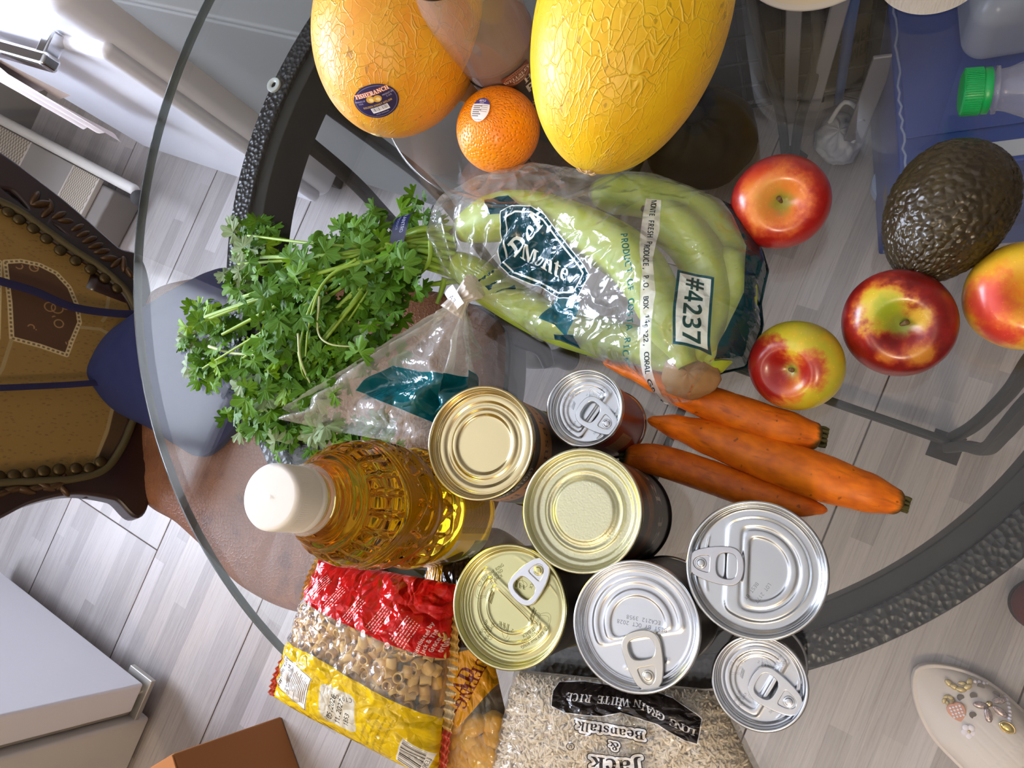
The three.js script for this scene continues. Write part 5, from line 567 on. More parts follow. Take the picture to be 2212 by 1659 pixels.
  const [bm, bcl] = printed(512, 1400, (c, ink) => { const br = ink('#3a2412', '#606060'), ye = ink('#d79a12'), tx = ink('#6b1f0c'); c.fillStyle = br; c.fillRect(0, 0, 512, 560); c.fillStyle = ye; c.fillRect(60, 40, 190, 150); c.beginPath(); c.moveTo(150, 620); c.lineTo(512, 560); c.lineTo(512, 800); c.lineTo(300, 1030); c.lineTo(150, 880); c.fill(); c.fillStyle = ink('#b5651a'); c.fillRect(0, 600, 150, 20);
    c.save(); c.translate(300, 860); c.rotate(-1.02); write(c, 'BREAD', 0, 0, 'bold 118px serif', tx); c.restore(); c.save(); c.translate(430, 730); c.rotate(-1.02 + Math.PI); write(c, 'STUFFING', 0, 0, 'bold 84px serif', tx); c.restore(); });
  const bb = thing('bread_packet', 'amber packet lettered BREAD with yellow nuggets, wedged between the pasta and the rice', 'packet', bk.mid);
  mesh('front_film', grid(60, 150, (u, v) => bk.topAt(u, v).sub(bk.mid), (u, v) => [u, 1 - v]), film(bm, bcl, 0.003, 0.8, { color: 0xfaf0d4 }), bb); mesh('back_film', grid(24, 60, (u, v) => bk.lowAt(u, v).sub(bk.mid)), phys(0x6a4a22, 0.4, { side: THREE.DoubleSide }), bb);
  const nugG = [0, 1, 2].map((s) => ball(20, 14, (a, p) => { const k = 1 + 0.3 * fbm(Math.cos(a) * Math.sin(p) * 1.6 + s * 4, Math.cos(p) * 1.6, Math.sin(a) * Math.sin(p) * 1.6, 3); return V(Math.cos(a) * Math.sin(p) * 0.0105 * k, -Math.cos(p) * 0.007 * k, Math.sin(a) * Math.sin(p) * 0.0088 * k); })), nugM = [phys(0xe0b008, 0.45), phys(0xe8bd14, 0.45)];
  for (let j = 0; j < 5; j++) for (let i = 0; i < 5; i++) { const u = 0.12 + (i + rr(0.2, 0.8)) / 5 * 0.78, v = 0.70 + (j + rr(0.2, 0.8)) / 5 * 0.28, q = bk.topAt(u, v); q.y = Math.max(TOP + 0.009, q.y - 0.010); const m = mesh('bread_nugget', nugG[(i + j) % 3], nugM[(i * j) % 2], scene, q); m.rotation.y = rr(0, 6.28); tag(m, 'rounded yellow nugget inside the amber bread packet', 'nugget', 'yellow nuggets in the bread packet'); }
}

// ---------- round the table: chair, bag, clogs, things on the floor ----------
{
  // carved chair drawn up to the table; its back leans away from it
  const f = V(0.985, 0, -0.17), rake = 22 * Math.PI / 180, O = V(-0.96, 0.47, -0.195), nrm = V(f.x * Math.cos(rake), Math.sin(rake), f.z * Math.cos(rake)), upB = V(-f.x * Math.sin(rake), Math.cos(rake), -f.z * Math.sin(rake)), lat = V(0.17, 0, 0.985).negate();   // lat points to the kitchen side
  const chair = thing('dining_chair', 'carved dark wood dining chair with gold brocade back and brown leather seat', 'chair', V(O.x, 0, O.z));
  const back = new THREE.Matrix4().makeBasis(lat, upB, nrm).setPosition(0, O.y, 0);   // back's own axes: across, up, towards the sitter
  const trace = (u, v) => { const e = camera.position, d = at(u, v, 0).sub(e), t = O.clone().sub(e).dot(nrm) / d.dot(nrm), p = e.clone().addScaledVector(d, t).sub(O); return new THREE.Vector2(p.dot(lat), p.dot(upB)); };
  const put = (name, g, m, parent = chair) => mesh(name, g.clone().applyMatrix4(back), m, parent);
  const wood = phys(0x2a1610, 0.3, { clearcoat: 0.4, clearcoatRoughness: 0.2 }), woodGold = phys(0x4a3218, 0.38, { metalness: 0.25 });
  const outK = [[300, 592], [240, 545], [140, 458], [60, 396], [0, 352], [-90, 296], [-170, 262], [-260, 262]].map((p) => trace(...p)), outW = [[300, 1100], [240, 1076], [150, 1064], [60, 1082], [0, 1110], [-90, 1160], [-180, 1205], [-270, 1190]].map((p) => trace(...p));
  const inK = [[286, 690], [262, 640], [206, 588], [150, 552], [84, 505], [28, 466], [-30, 440], [-130, 410], [-230, 420]].map((p) => trace(...p)), inW = [[280, 905], [250, 975], [214, 1020], [150, 1040], [60, 1046], [-30, 1050], [-130, 1060], [-230, 1040]].map((p) => trace(...p));
  const topMid = trace(-330, 720), inTop = trace(-280, 720), inBot = trace(300, 800), outBot = trace(330, 850);
  const shapeOf = (k, w, b, t) => { const s = new THREE.Shape(); s.moveTo(b.x, b.y); s.splineThru([...k, t, ...w.slice().reverse(), b]); return s; };
  const outer = shapeOf(outK, outW, outBot, topMid), inner = shapeOf(inK, inW, inBot, inTop);
  const hole = (pts) => { const p = new THREE.Path(); const q = pts.map(([u, v]) => trace(u, v)); p.moveTo(q[0].x, q[0].y); p.splineThru([...q.slice(1), q[0]]); return p; };
  outer.holes.push(new THREE.Path(inner.getPoints(12)), hole([[-12, 412], [20, 418], [44, 440], [60, 462], [50, 466], [24, 448], [-6, 424]]), hole([[102, 488], [120, 497], [138, 514], [136, 520], [118, 510], [102, 496]]));
  put('frame', new THREE.ExtrudeGeometry(outer, { depth: 0.026, bevelEnabled: true, bevelThickness: 0.006, bevelSize: 0.006, bevelSegments: 4, curveSegments: 14 }).translate(0, 0, -0.012), wood);
  // brocade: canvas in the plane of the back
  const T0 = trace(310, 420), T1 = trace(-300, 1080), ux = (p) => [(p.x - (-0.36)) / 0.72 * 1024, (0.46 - p.y) / 0.52 * 740];
  const broc = canvasTex(1024, 740, (c, w, h) => { c.fillStyle = '#8a6a30'; c.fillRect(0, 0, w, h); for (let k = 0; k < 9000; k++) { c.fillStyle = rnd() < 0.5 ? 'rgba(150,112,52,.25)' : 'rgba(52,36,14,.22)'; c.fillRect(rnd() * w, rnd() * h, 2, 5); }
    const path = (pts) => { c.beginPath(); pts.forEach(([u, v], i) => { const [x, y] = ux(trace(u, v)); i ? c.lineTo(x, y) : c.moveTo(x, y); }); };
    const med = [[6, 572], [40, 570], [80, 578], [116, 596], [144, 626], [160, 664], [166, 702], [150, 740], [138, 772], [80, 752], [20, 736], [16, 660]]; const med2 = [[-6, 572], [-40, 574], [-90, 590], [-130, 640], [-150, 700], [-90, 730], [-10, 736]];
    for (const m of [med, med2]) { path(m); c.closePath(); c.fillStyle = '#4e2f16'; c.fill(); c.save(); c.clip(); c.strokeStyle = '#a07a4c'; c.lineWidth = 2.4; for (let k = 0; k < 520; k++) { const x = rnd() * w, y = rnd() * h, r = 4 + rnd() * 7; c.beginPath(); c.arc(x, y, r, rnd() * 6, rnd() * 6 + 3.4); c.stroke(); } c.restore(); c.strokeStyle = '#c4ae80'; c.lineWidth = 9; c.lineJoin = 'round'; path(m); c.closePath(); c.stroke(); c.setLineDash([5, 4]); c.strokeStyle = '#6d5836'; c.lineWidth = 4; c.stroke(); c.setLineDash([]); }
    c.strokeStyle = '#9a8356'; c.lineWidth = 7; for (const l of [[[222, 618], [228, 650], [222, 690], [214, 700]], [[166, 712], [210, 716], [236, 730]], [[237, 882], [226, 930], [200, 1000], [190, 1016]], [[286, 906], [262, 960], [234, 1000]], [[20, 738], [0, 800], [-30, 850]]]) { path(l); c.stroke(); }
    c.fillStyle = 'rgba(50,30,12,.75)'; path([[240, 890], [284, 908], [262, 960], [232, 1002], [200, 1004], [228, 940]]); c.fill(); });
  const ipts = inner.getPoints(10), sh = new THREE.Shape(ipts), panelG = new THREE.ExtrudeGeometry(sh, { depth: 0.006, bevelEnabled: true, bevelThickness: 0.012, bevelSize: -0.012, bevelOffset: 0.012, bevelSegments: 5, curveSegments: 10 }).translate(0, 0, -0.006);
  { const p = panelG.attributes.position, uv = panelG.attributes.uv; for (let i = 0; i < p.count; i++) uv.setXY(i, (p.getX(i) + 0.36) / 0.72, 1 - (0.46 - p.getY(i)) / 0.52); }
  put('back_panel', panelG, phys(0xffffff, 0.75, { map: broc, sheen: 0.4, sheenColor: new THREE.Color(0.5, 0.38, 0.18) }));
  const v3 = (p, z) => V(p.x, p.y, z), line = (pts, z, r, n = 60) => tube(pts.map((p) => v3(p, z)), r, n, 8);
  put('welt', line([...inK.slice(0, 8)], 0.022, 0.0055), std(0x4d4120, 0.7)); put('welt', line([...inW.slice(0, 7)], 0.022, 0.0055), std(0x4d4120, 0.7));
  const nail = new THREE.SphereGeometry(0.0085, 14, 10).scale(1, 1, 0.6);
  for (const [u, v] of [[-22, 452], [9, 470], [32, 486], [62, 505], [90, 527], [120, 552], [153, 574], [185, 592], [216, 610], [243, 632], [182, 1018], [153, 1018], [117, 1020], [84, 1024], [52, 1030], [20, 1033], [-12, 1036], [206, 1004]]) put('nail', nail.clone().translate(trace(u, v).x, trace(u, v).y, 0.021), std(0x4a3a1c, 0.4, 0.6));
  const carve = []; const leafLump = (u, v, rot, s) => { const p = trace(u, v); carve.push(ball(14, 10, (a, q) => V(Math.cos(a) * Math.sin(q) * 0.005 * s, -Math.cos(q) * 0.013 * s, Math.sin(a) * Math.sin(q) * 0.007 * s)).rotateZ(rot).translate(p.x, p.y, 0.019)); };
  for (const [u, v, r, s] of [[158, 502, 0.7, 0.9], [170, 516, 0.6, 0.9], [184, 528, 0.6, 1], [197, 541, 0.5, 1], [210, 553, 0.4, 1], [226, 568, 0.2, 1.1], [240, 578, 0.9, 1], [256, 580, 1.6, 1.1], [266, 596, 2.2, 1], [66, 440, 1.2, 1.1], [80, 452, 0.4, 1.2], [92, 470, 1.0, 1], [100, 456, 1.8, 0.9], [118, 476, 0.7, 1], [132, 488, 0.2, 0.9], [20, 1062, 0.2, 1.1], [44, 1064, -0.3, 1.1], [66, 1060, 0.2, 1], [88, 1056, -0.4, 1.1], [108, 1054, 0.4, 1.2], [122, 1046, 1.2, 1], [128, 1064, -0.9, 0.9], [-10, 1072, 0.3, 1.1]]) leafLump(u, v, r, s);
  put('carving', mergeGeometries(carve), woodGold);
  // seat of stitched brown leather, apron and legs
  const seatPx = [[306, 650], [420, 600], [560, 600], [700, 612], [862, 620], [980, 640], [1060, 690], [1068, 780], [1048, 900], [1000, 1080], [900, 1225], [770, 1318], [640, 1322], [516, 1264], [436, 1182], [380, 1130], [300, 1064]], sp = seatPx.map(([u, v]) => at(u, v, 0.47).sub(V(O.x, 0, O.z)));
  const sc = sp.reduce((s, p) => s.add(p), V()).multiplyScalar(1 / sp.length), sring = new THREE.CatmullRomCurve3(sp, true, 'centripetal').getSpacedPoints(180), leather = dataTex(512, 512, (u, v) => { const [a, b] = cells(u * 60, v * 60, 60, 60); return sstep(0, 0.2, b - a); }, false), lcol = dataTex(256, 256, (u, v) => { const k = fbm(u * 5, v * 5, 3, 4), m = sstep(0.1, 0.35, fbm(u * 11, v * 11, 8, 3)); return [0.50 + k * 0.14 - m * 0.07, 0.32 + k * 0.10 - m * 0.06, 0.20 + k * 0.07 - m * 0.04]; });
  const seatG = grid(180, 26, (u, v) => { const e = sring[Math.round(u * 180) % 180], k = v < 0.8 ? v / 0.8 : 1, x = lerp(sc.x, e.x, k), z = lerp(sc.z, e.z, k); let y = 0.492 - 0.022 * Math.pow(k, 6); if (v > 0.8) y = 0.47 - (v - 0.8) / 0.2 * 0.05; const s1 = Math.abs(((x * 3.4 + z * 1.3 + 9.2) % 1) - 0.5); y -= 0.004 * Math.exp(-Math.pow(s1 / 0.02, 2)) * (v < 0.8 ? 1 : 0); return V(x, y, z); }, (u, v, q) => [q.x * 3, q.z * 3]);
  mesh('seat', seatG, phys(0xffffff, 0.42, { map: lcol, bumpMap: leather, bumpScale: 0.0005, side: THREE.DoubleSide }), chair);
  const ap = new THREE.Shape(sring.slice(0, 180).map((p) => new THREE.Vector2(sc.x + (p.x - sc.x) * 0.985, sc.z + (p.z - sc.z) * 0.985)));
  mesh('seat_rail', new THREE.ExtrudeGeometry(ap, { depth: 0.06, bevelEnabled: true, bevelThickness: 0.008, bevelSize: 0.008, bevelSegments: 3 }).rotateX(Math.PI / 2).translate(0, 0.425, 0), wood, chair);
  for (const [u, v, dx, dz] of [[400, 650, -0.06, -0.03], [400, 1080, -0.06, 0.02], [985, 690, 0.05, -0.03], [900, 1150, 0.03, 0.05]]) { const q = at(u, v, 0.40).sub(V(O.x, 0, O.z)); mesh('leg', sweep([V(q.x, 0.36, q.z), V(q.x + dx * 0.5, 0.25, q.z + dz * 0.5), V(q.x + dx * 0.2, 0.12, q.z + dz * 0.2), V(q.x + dx, 0.012, q.z + dz)], (t) => lerp(0.034, 0.017, sstep(0, 0.8, t)) + 0.006 * Math.exp(-Math.pow((t - 0.22) / 0.1, 2)) + 0.008 * sstep(0.9, 1, t), 40, 18), wood, chair); }
  mesh('knee_carving', sweep([at(1060, 705, 0.42), at(1120, 726, 0.40), at(1170, 755, 0.38), at(1186, 792, 0.37)].map((p) => p.sub(V(O.x, 0, O.z))), (t) => 0.021 * (1 - 0.6 * t), 24, 14), wood, chair);
  for (const s of [-0.21, 0.21]) { const b = V().addScaledVector(lat, s * 0.62); mesh('back_post', sweep([V(b.x - 0.02, 0.34, b.z), V(b.x, 0.44, b.z), V().addScaledVector(lat, s * 0.75).addScaledVector(upB, 0.08).add(V(0, 0.47, 0))], () => 0.019, 16, 14), wood, chair); }

  // navy cloth bag on the seat, its straps over the back
  const navy = std(0x1b2350, 0.92), bgPx = [[182, 836], [206, 778], [246, 722], [290, 686], [350, 646], [420, 606], [484, 580], [530, 600], [540, 760], [520, 900], [440, 985], [380, 960], [330, 928], [272, 900], [226, 874]], bp = bgPx.map(([u, v]) => at(u, v, 0.505)), bc = bp.reduce((s, p) => s.add(p), V()).multiplyScalar(1 / bp.length), br = new THREE.CatmullRomCurve3(bp, true, 'centripetal').getSpacedPoints(140);
  const tote = thing('cloth_bag', 'navy blue cloth bag lying on the chair seat, straps over the chair back', 'bag', bc.clone().setY(0.495));
  mesh('bag_cloth', grid(140, 24, (u, v) => { const e = br[Math.round(u * 140) % 140], k = v < 0.75 ? v / 0.75 : 1, x = lerp(bc.x, e.x, k), z = lerp(bc.z, e.z, k); let y = 0.508 + 0.060 * Math.pow(1 - Math.pow(k, 2.2), 0.8) + 0.012 * fbm(x * 14, z * 14, 2, 3) * (1 - k); if (v > 0.75) y = 0.508 - (v - 0.75) / 0.25 * 0.012; return V(x - bc.x, y - 0.495, z - bc.z); }), navy, tote);
  const strap = (pts, w) => { const q = pts.map(([u, v, off]) => { const p = trace(u, v); return V().addScaledVector(lat, p.x).addScaledVector(upB, p.y).addScaledVector(nrm, off).add(O); }), cu = new THREE.CatmullRomCurve3(q); return grid(40, 4, (u, v) => { const c = cu.getPointAt(u), t = cu.getTangentAt(u), s = t.clone().cross(nrm).normalize(); return c.addScaledVector(s, (v - 0.5) * w).addScaledVector(nrm, 0.0015 * Math.cos((v - 0.5) * 3)).sub(tote.position); }); };
  const navyD = std(0x1d1a40, 0.9, 0, { side: THREE.DoubleSide });
  mesh('strap', strap([[292, 692, 0.03], [230, 688, 0.026], [140, 674, 0.026], [62, 642, 0.026], [0, 624, 0.026], [-120, 590, 0.026]], 0.0125), navyD, tote); mesh('strap', strap([[196, 838, 0.03], [120, 842, 0.026], [60, 845, 0.026], [0, 848, 0.026], [-120, 852, 0.026]], 0.009), navyD, tote);

  // cream foam clog with charms, toe towards the table
  const dir = V(0.71, 0, 0.70).normalize(), side = V(-dir.z, 0, dir.x), toe = V(0.152, 0, 0.186), len = 0.27, Wd = (t) => 0.057 * Math.pow(Math.sin(Math.min(1, t / 0.36) * Math.PI / 2), 0.62) * (t > 0.6 ? lerp(1, 0.86, (t - 0.6) / 0.4) : 1), Hd = (t) => 0.022 + 0.052 * Math.pow(sstep(0, 0.55, t), 0.7);
  const foam = phys(0xdccfc2, 0.6), clog = thing('foam_clog', 'cream foam clog decorated with pearls, a bow and gem charms', 'shoe', toe.clone());
  const local = (t, w, y) => V(dir.x * t * len + side.x * w, y, dir.z * t * len + side.z * w), topY = (t, w) => { const q = clamp(Math.abs(w) / Wd(Math.max(t, 0.002)), 0, 1); return 0.018 + (Hd(t) - 0.018) * Math.pow(Math.max(0, 1 - Math.pow(q, 2.6)), 0.5); };
  const rib = dataTex(512, 64, (u, v) => 0.5 + 0.5 * Math.sin(u * 512 / 4.5 * 6.283 / 4), false);
  mesh('upper', grid(60, 60, (u, v) => { const t = 0.004 + v * 0.56, w = Wd(t) * Math.sin((u - 0.5) * Math.PI) * 0.999, g = sstep(0.50, 0.53, v) * 0.0012 * (Math.sin(u * 150) > 0 ? 1 : 0) + (v < 0.22 && v > 0.05 && Math.abs(u - 0.5) > 0.12 ? 0.0006 * (Math.sin(v * 160) > 0 ? 1 : 0) : 0); const q = local(t, w, topY(t, w) + (v > 0.88 ? 0.0014 * (Math.sin(u * 190) > 0 ? 1 : 0) : 0) + g * 0.5); return q; }), std(0xdccfc2, 0.6, 0, { side: THREE.DoubleSide }), clog);
  const so = new THREE.Shape(); for (let k = 0; k <= 60; k++) { const t = 0.001 + k / 60 * 0.998, w = (Wd(t) + 0.002) * (t > 0.88 ? Math.sqrt(Math.max(0, 1 - Math.pow((t - 0.88) / 0.12, 2))) : 1); k ? so.lineTo(t * len, w) : so.moveTo(t * len, w); } for (let k = 60; k >= 0; k--) { const t = 0.001 + k / 60 * 0.998, w = (Wd(t) + 0.002) * (t > 0.88 ? Math.sqrt(Math.max(0, 1 - Math.pow((t - 0.88) / 0.12, 2))) : 1); so.lineTo(t * len, -w); }
  const soleG = new THREE.ExtrudeGeometry(so, { depth: 0.016, bevelEnabled: true, bevelThickness: 0.003, bevelSize: 0.002, bevelSegments: 3 }).rotateX(Math.PI / 2).translate(0, 0.0195, 0).rotateY(-Math.atan2(dir.z, dir.x)); mesh('sole', soleG, foam, clog);
  mesh('heel_wall', grid(40, 6, (u, v) => { const a = (u - 0.5) * Math.PI * 1.25, w = Math.sin(a) * 0.05, t = 0.72 + 0.26 * Math.cos(a); return local(t, w, 0.018 + v * 0.035); }), std(0xdccfc2, 0.6, 0, { side: THREE.DoubleSide }), clog);
  const strapPts = [[0.50, 0.056, 0.05], [0.66, 0.058, 0.062], [0.85, 0.052, 0.06], [1.0, 0, 0.058], [0.85, -0.052, 0.06], [0.66, -0.058, 0.062], [0.50, -0.056, 0.05]]; mesh('heel_strap', tube(strapPts.map((p) => local(...p)), 0.006, 50, 8), foam, clog);
  const spot = (u, v, lift = 0) => { let p = at(u, v, 0.06); for (let k = 0; k < 8; k++) { const q = p.clone().sub(toe), t = q.dot(dir) / len, w = q.dot(side); p = at(u, v, topY(clamp(t, 0, 0.6), w) + lift); } return p.sub(toe); };
  const dot = (u, v, r, m, name, sy = 1) => mesh(name, new THREE.SphereGeometry(r, 16, 12).scale(1, sy, 1), m, clog, spot(u, v, 0.0005));
  const holeM = std(0x6d625a, 0.9), pearlM = phys(0xeee8ee, 0.15, { clearcoat: 0.6 }), goldM = std(new THREE.Color(0.72, 0.55, 0.28), 0.2, 1), gemM = phys(0xd9c28c, 0.08, { metalness: 0.4 });
  for (const [u, v] of [[2075, 1507], [2103, 1503], [2102, 1545], [2152, 1500], [2119, 1483]]) mesh('vent_hole', new THREE.CylinderGeometry(0.0046, 0.0046, 0.0016, 20), holeM, clog, spot(u, v, 0.0004));
  for (const [u, v] of [[2106, 1472], [2115, 1473], [2124, 1475], [2131, 1476], [2138, 1478], [2145, 1482], [2151, 1487], [2158, 1492], [2165, 1498], [2171, 1505], [2175, 1512], [2178, 1520], [2180, 1529], [2181, 1537], [2181, 1545], [2181, 1552], [2181, 1559]]) dot(u, v, 0.0026, pearlM, 'pearl');
  const glitter = dataTex(128, 128, (u, v) => { const [a, , id] = cells(u * 26, v * 26, 26, 26); return [0.42 + id * 0.5, 0.37 + id * 0.45, 0.36 + id * 0.45]; }), glM = phys(0xffffff, 0.25, { map: glitter, metalness: 0.5 });
  for (const [du, dv, r, l] of [[-18, 2, 0.1, 1], [20, -8, -0.35, 1], [-2, 24, 1.45, 1.05], [24, 16, 0.7, 1.1]]) { const m = mesh('bow_loop', new THREE.SphereGeometry(0.008, 20, 14).scale(1.25 * l, 0.35, 0.62), glM, clog, spot(2137 + du, 1522 + dv, 0.002)); m.rotation.y = -r; } dot(2137, 1521, 0.0045, goldM, 'bow_knot', 0.7);
  const heart = new THREE.Shape(); heart.moveTo(0, -0.014); heart.bezierCurveTo(-0.012, -0.005, -0.013, 0.006, -0.006, 0.009); heart.bezierCurveTo(-0.002, 0.0105, 0, 0.008, 0, 0.008); heart.bezierCurveTo(0, 0.008, 0.002, 0.0105, 0.006, 0.009); heart.bezierCurveTo(0.013, 0.006, 0.012, -0.005, 0, -0.014);
  const hm = mesh('strawberry_charm', new THREE.ExtrudeGeometry(heart, { depth: 0.002, bevelEnabled: true, bevelThickness: 0.0016, bevelSize: 0.0014, bevelSegments: 3 }).rotateX(-Math.PI / 2), phys(0xd99a80, 0.3), clog, spot(2066, 1535, 0.002)); hm.rotation.y = 0.35;
  for (let k = 0; k < 16; k++) mesh('bead', new THREE.SphereGeometry(0.0017, 10, 8), pearlM, hm, V(((k % 4) - 1.5) * 0.0042, 0.0036, (Math.floor(k / 4) - 1.4) * 0.0042 * (1))).scale.set(1, 0.8, 1);
  for (const [u, v, r] of [[2045, 1505, 0.4], [2054, 1508, -0.4], [2040, 1513, 1.2], [2048, 1520, 2], [2057, 1517, 0.9]]) { const m = mesh('gem', new THREE.OctahedronGeometry(0.0042, 1).scale(1.2, 0.5, 0.7), gemM, clog, spot(u, v, 0.002)); m.rotation.y = r; }
  for (const [u, v, s, r] of [[2050, 1476, 1.3, 0.9], [2062, 1484, 1.3, 0.5], [2076, 1490, 1.3, 0.1], [2090, 1484, 1.2, -0.6], [2094, 1474, 1.2, -1.2], [2078, 1476, 1, 0]]) { const m = mesh('gem', new THREE.OctahedronGeometry(0.0045 * s, 1).scale(1.2, 0.45, 0.75), gemM, clog, spot(u, v, 0.0015)); m.rotation.y = -r; }
  const fl = spot(2093, 1580, 0.0015), flM = phys(0xf0e6ec, 0.35); for (let k = 0; k < 5; k++) { const a = k * 1.2566 + 0.3; mesh('petal', new THREE.SphereGeometry(0.0046, 14, 10).scale(1, 0.35, 1), flM, clog, fl.clone().add(V(Math.cos(a) * 0.0054, 0, Math.sin(a) * 0.0054))); } mesh('petal_gem', new THREE.SphereGeometry(0.0022, 12, 8), gemM, clog, fl.clone().add(V(0, 0.0012, 0)));
  { const m = mesh('drop_gem', new THREE.OctahedronGeometry(0.0075, 2).scale(1.25, 0.5, 0.85), std(new THREE.Color(0.78, 0.6, 0.2), 0.12, 0.9), clog, spot(2176, 1572, 0.002)); m.rotation.y = -0.6; mesh('setting', new THREE.TorusGeometry(0.0078, 0.0012, 8, 28).rotateX(Math.PI / 2).scale(1.2, 1, 0.85), goldM, m); }
  const sl = thing('slipper', 'dark red slipper toe peeping in at the right edge of the floor', 'slipper', V(0.33, 0, 0.085));
  mesh('upper', ball(36, 24, (a, p) => V(Math.cos(a) * Math.sin(p) * 0.055, Math.max(0.016, 0.03 - Math.cos(p) * 0.03), Math.sin(a) * Math.sin(p) * 0.042)), std(0x4e1410, 0.8), sl); mesh('sole', new THREE.CylinderGeometry(0.053, 0.053, 0.015, 40).scale(1, 1, 0.78).translate(0, 0.0078, 0), std(0x2a1a16, 0.8), sl);

  // floor things beyond the table
  const tub = (name, pts, r, m, parent) => mesh(name, tube(pts, r, 12, 8), m, parent);
  const black = std(0x15151a, 0.55), rack = thing('wire_rack', 'black wire rack with square mesh standing behind the table', 'rack', V(0.06, 0, -0.875));
  mesh('side_panel', box(0.39, 0.56, 0.20, 0.006, 0, 0.29, -0.01), std(0x2b2a28, 0.85), rack);
  for (let k = 0; k <= 6; k++) { const x = -0.195 + k * 0.065; mesh('wire', box(0.006, 0.58, 0.006, 0.002, x, 0.29, 0.106), black, rack); mesh('wire', box(0.006, 0.006, 0.22, 0.002, x, 0.576, 0), black, rack); } for (let k = 0; k <= 8; k++) mesh('wire', box(0.396, 0.006, 0.006, 0.002, 0, 0.03 + k * 0.068, 0.111), black, rack); for (let k = 0; k <= 2; k++) mesh('wire', box(0.396, 0.006, 0.006, 0.002, 0, 0.581, -0.09 + k * 0.075), black, rack);
  const bin = thing('rubbish_bag', 'black tied bag on the floor seen through the glass below the yellow melon', 'bag', at(1512, 300, 0.09).setY(0)); mesh('bag_skin', ball(48, 32, (a, p) => { const k = 1 + 0.10 * fbm(Math.cos(a) * 2.2, Math.cos(p) * 3, Math.sin(a) * 2.2, 3); return V(Math.cos(a) * Math.sin(p) * 0.098 * k, Math.max(0.001, 0.085 - Math.cos(p) * 0.085 * k), Math.sin(a) * Math.sin(p) * 0.088 * k); }), std(0x1b1816, 0.5), bin); mesh('knot', ball(16, 12, (a, p) => V(Math.cos(a) * Math.sin(p) * 0.02 * (1 + 0.3 * Math.sin(a * 4)), -Math.cos(p) * 0.025, Math.sin(a) * Math.sin(p) * 0.02)).translate(0, 0.18, 0), std(0x1b1816, 0.5), bin);
  const steel = std(new THREE.Color(0.45, 0.45, 0.48), 0.4, 0.8), st = thing('folding_stand', 'flat steel bars of a folded stand leaning behind the red apple', 'stand', at(1745, 300, 0).setY(0)), leaning = (u0, v0, y0, u1, v1, y1, w, m, name, par) => { const a = at(u0, v0, y0).sub(par.position), b = at(u1, v1, y1).sub(par.position), d = b.clone().sub(a), g = box(w, d.length(), 0.006, 0.002, 0, d.length() / 2, 0), o = mesh(name, g, m, par, a); o.quaternion.setFromUnitVectors(V(0, 1, 0), d.normalize()); return o; };
  leaning(1706, 262, 0.004, 1718, -40, 0.52, 0.020, steel, 'bar', st); leaning(1742, 290, 0.004, 1822, -20, 0.52, 0.020, steel, 'bar', st); const b3 = leaning(1832, 330, 0.004, 1912, 120, 0.30, 0.030, steel, 'bar', st); mesh('rivet', new THREE.CylinderGeometry(0.006, 0.006, 0.012, 16).rotateX(Math.PI / 2).translate(0, 0.12, 0), steel, b3);
  const bs = thing('blue_stick', 'bright blue plastic stick leaning between the steel bars', 'stick', at(1812, 212, 0.02).setY(0)); { const a = V(0, 0.007, 0), b = at(1846, -20, 0.50).sub(bs.position); mesh('stick', sweep([a, a.clone().lerp(b, 0.5), b], () => 0.0075, 8, 16), std(0x1e5fae, 0.45), bs); mesh('tip', new THREE.SphereGeometry(0.0078, 16, 10), std(0x1e5fae, 0.45), bs, a); }
  const wb = thing('plastic_sack', 'crumpled white plastic bag on the floor by the blue box', 'bag', at(1812, 300, 0.03).setY(0)); mesh('sack', ball(48, 32, (a, p) => { const k = 1 + 0.35 * fbm(Math.cos(a) * 2, Math.cos(p) * 2 + 3, Math.sin(a) * 2, 4); return V(Math.cos(a) * Math.sin(p) * 0.038 * k, Math.max(0.001, 0.03 - Math.cos(p) * 0.03 * k), Math.sin(a) * Math.sin(p) * 0.045 * k); }), phys(0xd8dae2, 0.35, { transmission: 0.2, thickness: 0 }), wb); mesh('handle', tube([V(0.02, 0.05, 0.02), V(0.035, 0.085, 0.0), V(0.01, 0.095, -0.03), V(-0.015, 0.055, -0.02)], 0.004, 20, 8), phys(0xd8dae2, 0.35), wb);
  const bx = thing('blue_box', 'blue carton with a worn white edge under the right side of the table', 'box', V(0.315, 0, -0.60)); const bl = canvasTex(512, 512, (c) => { c.fillStyle = '#2f4a94'; c.fillRect(0, 0, 512, 512); c.fillStyle = '#27407f'; c.fillRect(120, 300, 90, 120); c.fillStyle = '#22397a'; c.beginPath(); c.arc(240, 330, 50, 0, 7); c.fill(); c.fillStyle = '#6a5a48'; c.fillRect(400, 240, 50, 90); c.strokeStyle = '#9aa6c6'; c.lineWidth = 4; c.beginPath(); c.moveTo(6, 4); for (let y = 0; y < 512; y += 20) c.lineTo(4 + hash2(y, 2) * 8, y); c.stroke(); });
  mesh('carton', new RoundedBoxGeometry(0.36, 0.30, 0.26, 2, 0.004).translate(0, 0.151, 0), phys(0xffffff, 0.35, { map: bl }), bx); mesh('edge_tape', box(0.31, 0.003, 0.022, 0.001, 0.03, 0.3018, 0.112), std(0xbfc3c9, 0.5), bx); mesh('lid_flap', box(0.34, 0.003, 0.20, 0.001, 0, 0.3018, -0.02), phys(0x3a529c, 0.3), bx);
  const tb = thing('plastic_tub', 'translucent plastic tub standing on the blue carton', 'tub', V(0.335, 0.3035, -0.665)); const tubM = phys(0xdfe5f2, 0.25, { transmission: 0.55, thickness: 0 });
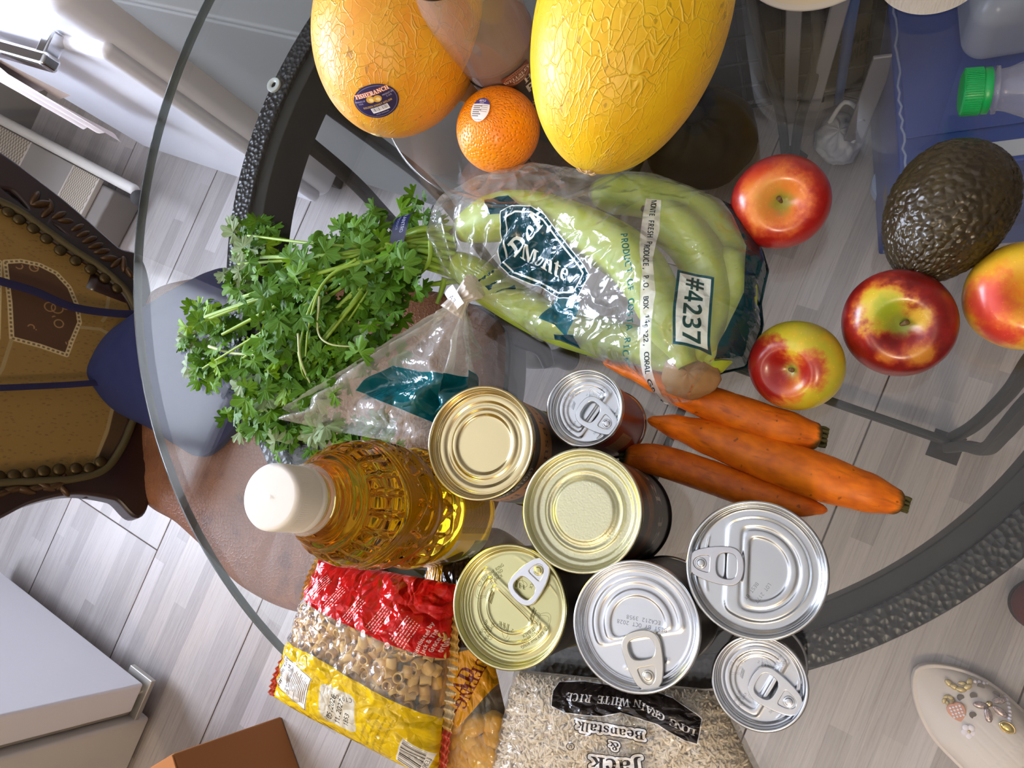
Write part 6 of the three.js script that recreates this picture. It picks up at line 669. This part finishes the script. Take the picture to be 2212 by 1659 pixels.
  mesh('tub_wall', new RoundedBoxGeometry(0.25, 0.11, 0.125, 5, 0.028).translate(0, 0.056, 0), tubM, tb); mesh('contents', box(0.15, 0.05, 0.07, 0.01, 0.03, 0.035, -0.01), std(0xcfc6cc, 0.8), tb); mesh('contents', box(0.10, 0.02, 0.05, 0.008, 0.04, 0.072, 0.0), std(0xc9b67c, 0.8), tb);
  const rl = thing('tape_roll', 'pale blue roll of tape on the floor beside the avocado', 'tape', at(1932, 402, 0.01).setY(0)); mesh('roll', lathe([[0.020, 0.001], [0.0345, 0.001], [0.036, 0.003], [0.036, 0.024], [0.0345, 0.026], [0.021, 0.026], [0.019, 0.024], [0.019, 0.003], [0.020, 0.001]], 64), phys(0xb4c4e4, 0.4), rl); mesh('core', lathe([[0.0175, 0.001], [0.0188, 0.001], [0.0188, 0.026], [0.0175, 0.026], [0.0175, 0.001]], 48), std(0xb7a488, 0.9), rl);
  const R0 = V(-2.02, 0, -1.05), R1 = V(-1.462, 0, -0.758), rd = R1.clone().sub(R0).normalize(), ry = -Math.atan2(rd.z, rd.x), ra = thing('storage_basket', 'low fabric storage basket with a white rail and woven beige panels', 'basket', R0.clone().lerp(R1, 0.5), ry), L = R1.distanceTo(R0);
  const weave = dataTex(128, 128, (u, v) => { const k = (Math.floor(u * 26) + Math.floor(v * 26)) % 2; return k ? [0.72, 0.68, 0.62] : [0.50, 0.46, 0.41]; }); weave.repeat.set(1, 1);
  mesh('rail', new THREE.CapsuleGeometry(0.013, L, 6, 16).rotateZ(Math.PI / 2).translate(0, 0.115, 0), std(0xc9c4bc, 0.5), ra); mesh('end_cap', new THREE.SphereGeometry(0.019, 20, 14).translate(L / 2 + 0.03, 0.115, 0.012), std(0x3a3936, 0.8), ra);
  let px = -L / 2; for (const [w, k] of [[0.17, 1], [0.20, 0], [0.11, 1]]) { mesh('panel', box(w - 0.006, 0.012, 0.26, 0.003, px + w / 2, 0.095, 0.145), k ? std(0xffffff, 0.95, 0, { map: weave }) : std(0x8d8782, 0.9), ra); mesh('seam', box(0.006, 0.014, 0.26, 0.002, px + w, 0.095, 0.145), std(0xb9b2a8, 0.8), ra); px += w; }
  mesh('base', box(L - 0.1, 0.085, 0.24, 0.006, -0.05, 0.045, 0.145), std(0x7c7670, 0.9), ra);
  const cb = thing('cardboard_box', 'plain brown cardboard box beside the refrigerator at the lower left', 'box', V(-1.03, 0, 0.555), 0.55); mesh('carton', box(0.24, 0.28, 0.24, 0.004, 0, 0.1405, 0), std(0xa86c3a, 0.9), cb); mesh('flap', box(0.118, 0.003, 0.236, 0.001, -0.06, 0.2825, 0), std(0xb27544, 0.9), cb); mesh('flap', box(0.118, 0.003, 0.236, 0.001, 0.061, 0.2825, 0), std(0xb27544, 0.9), cb);
}

renderer.render(scene, camera);
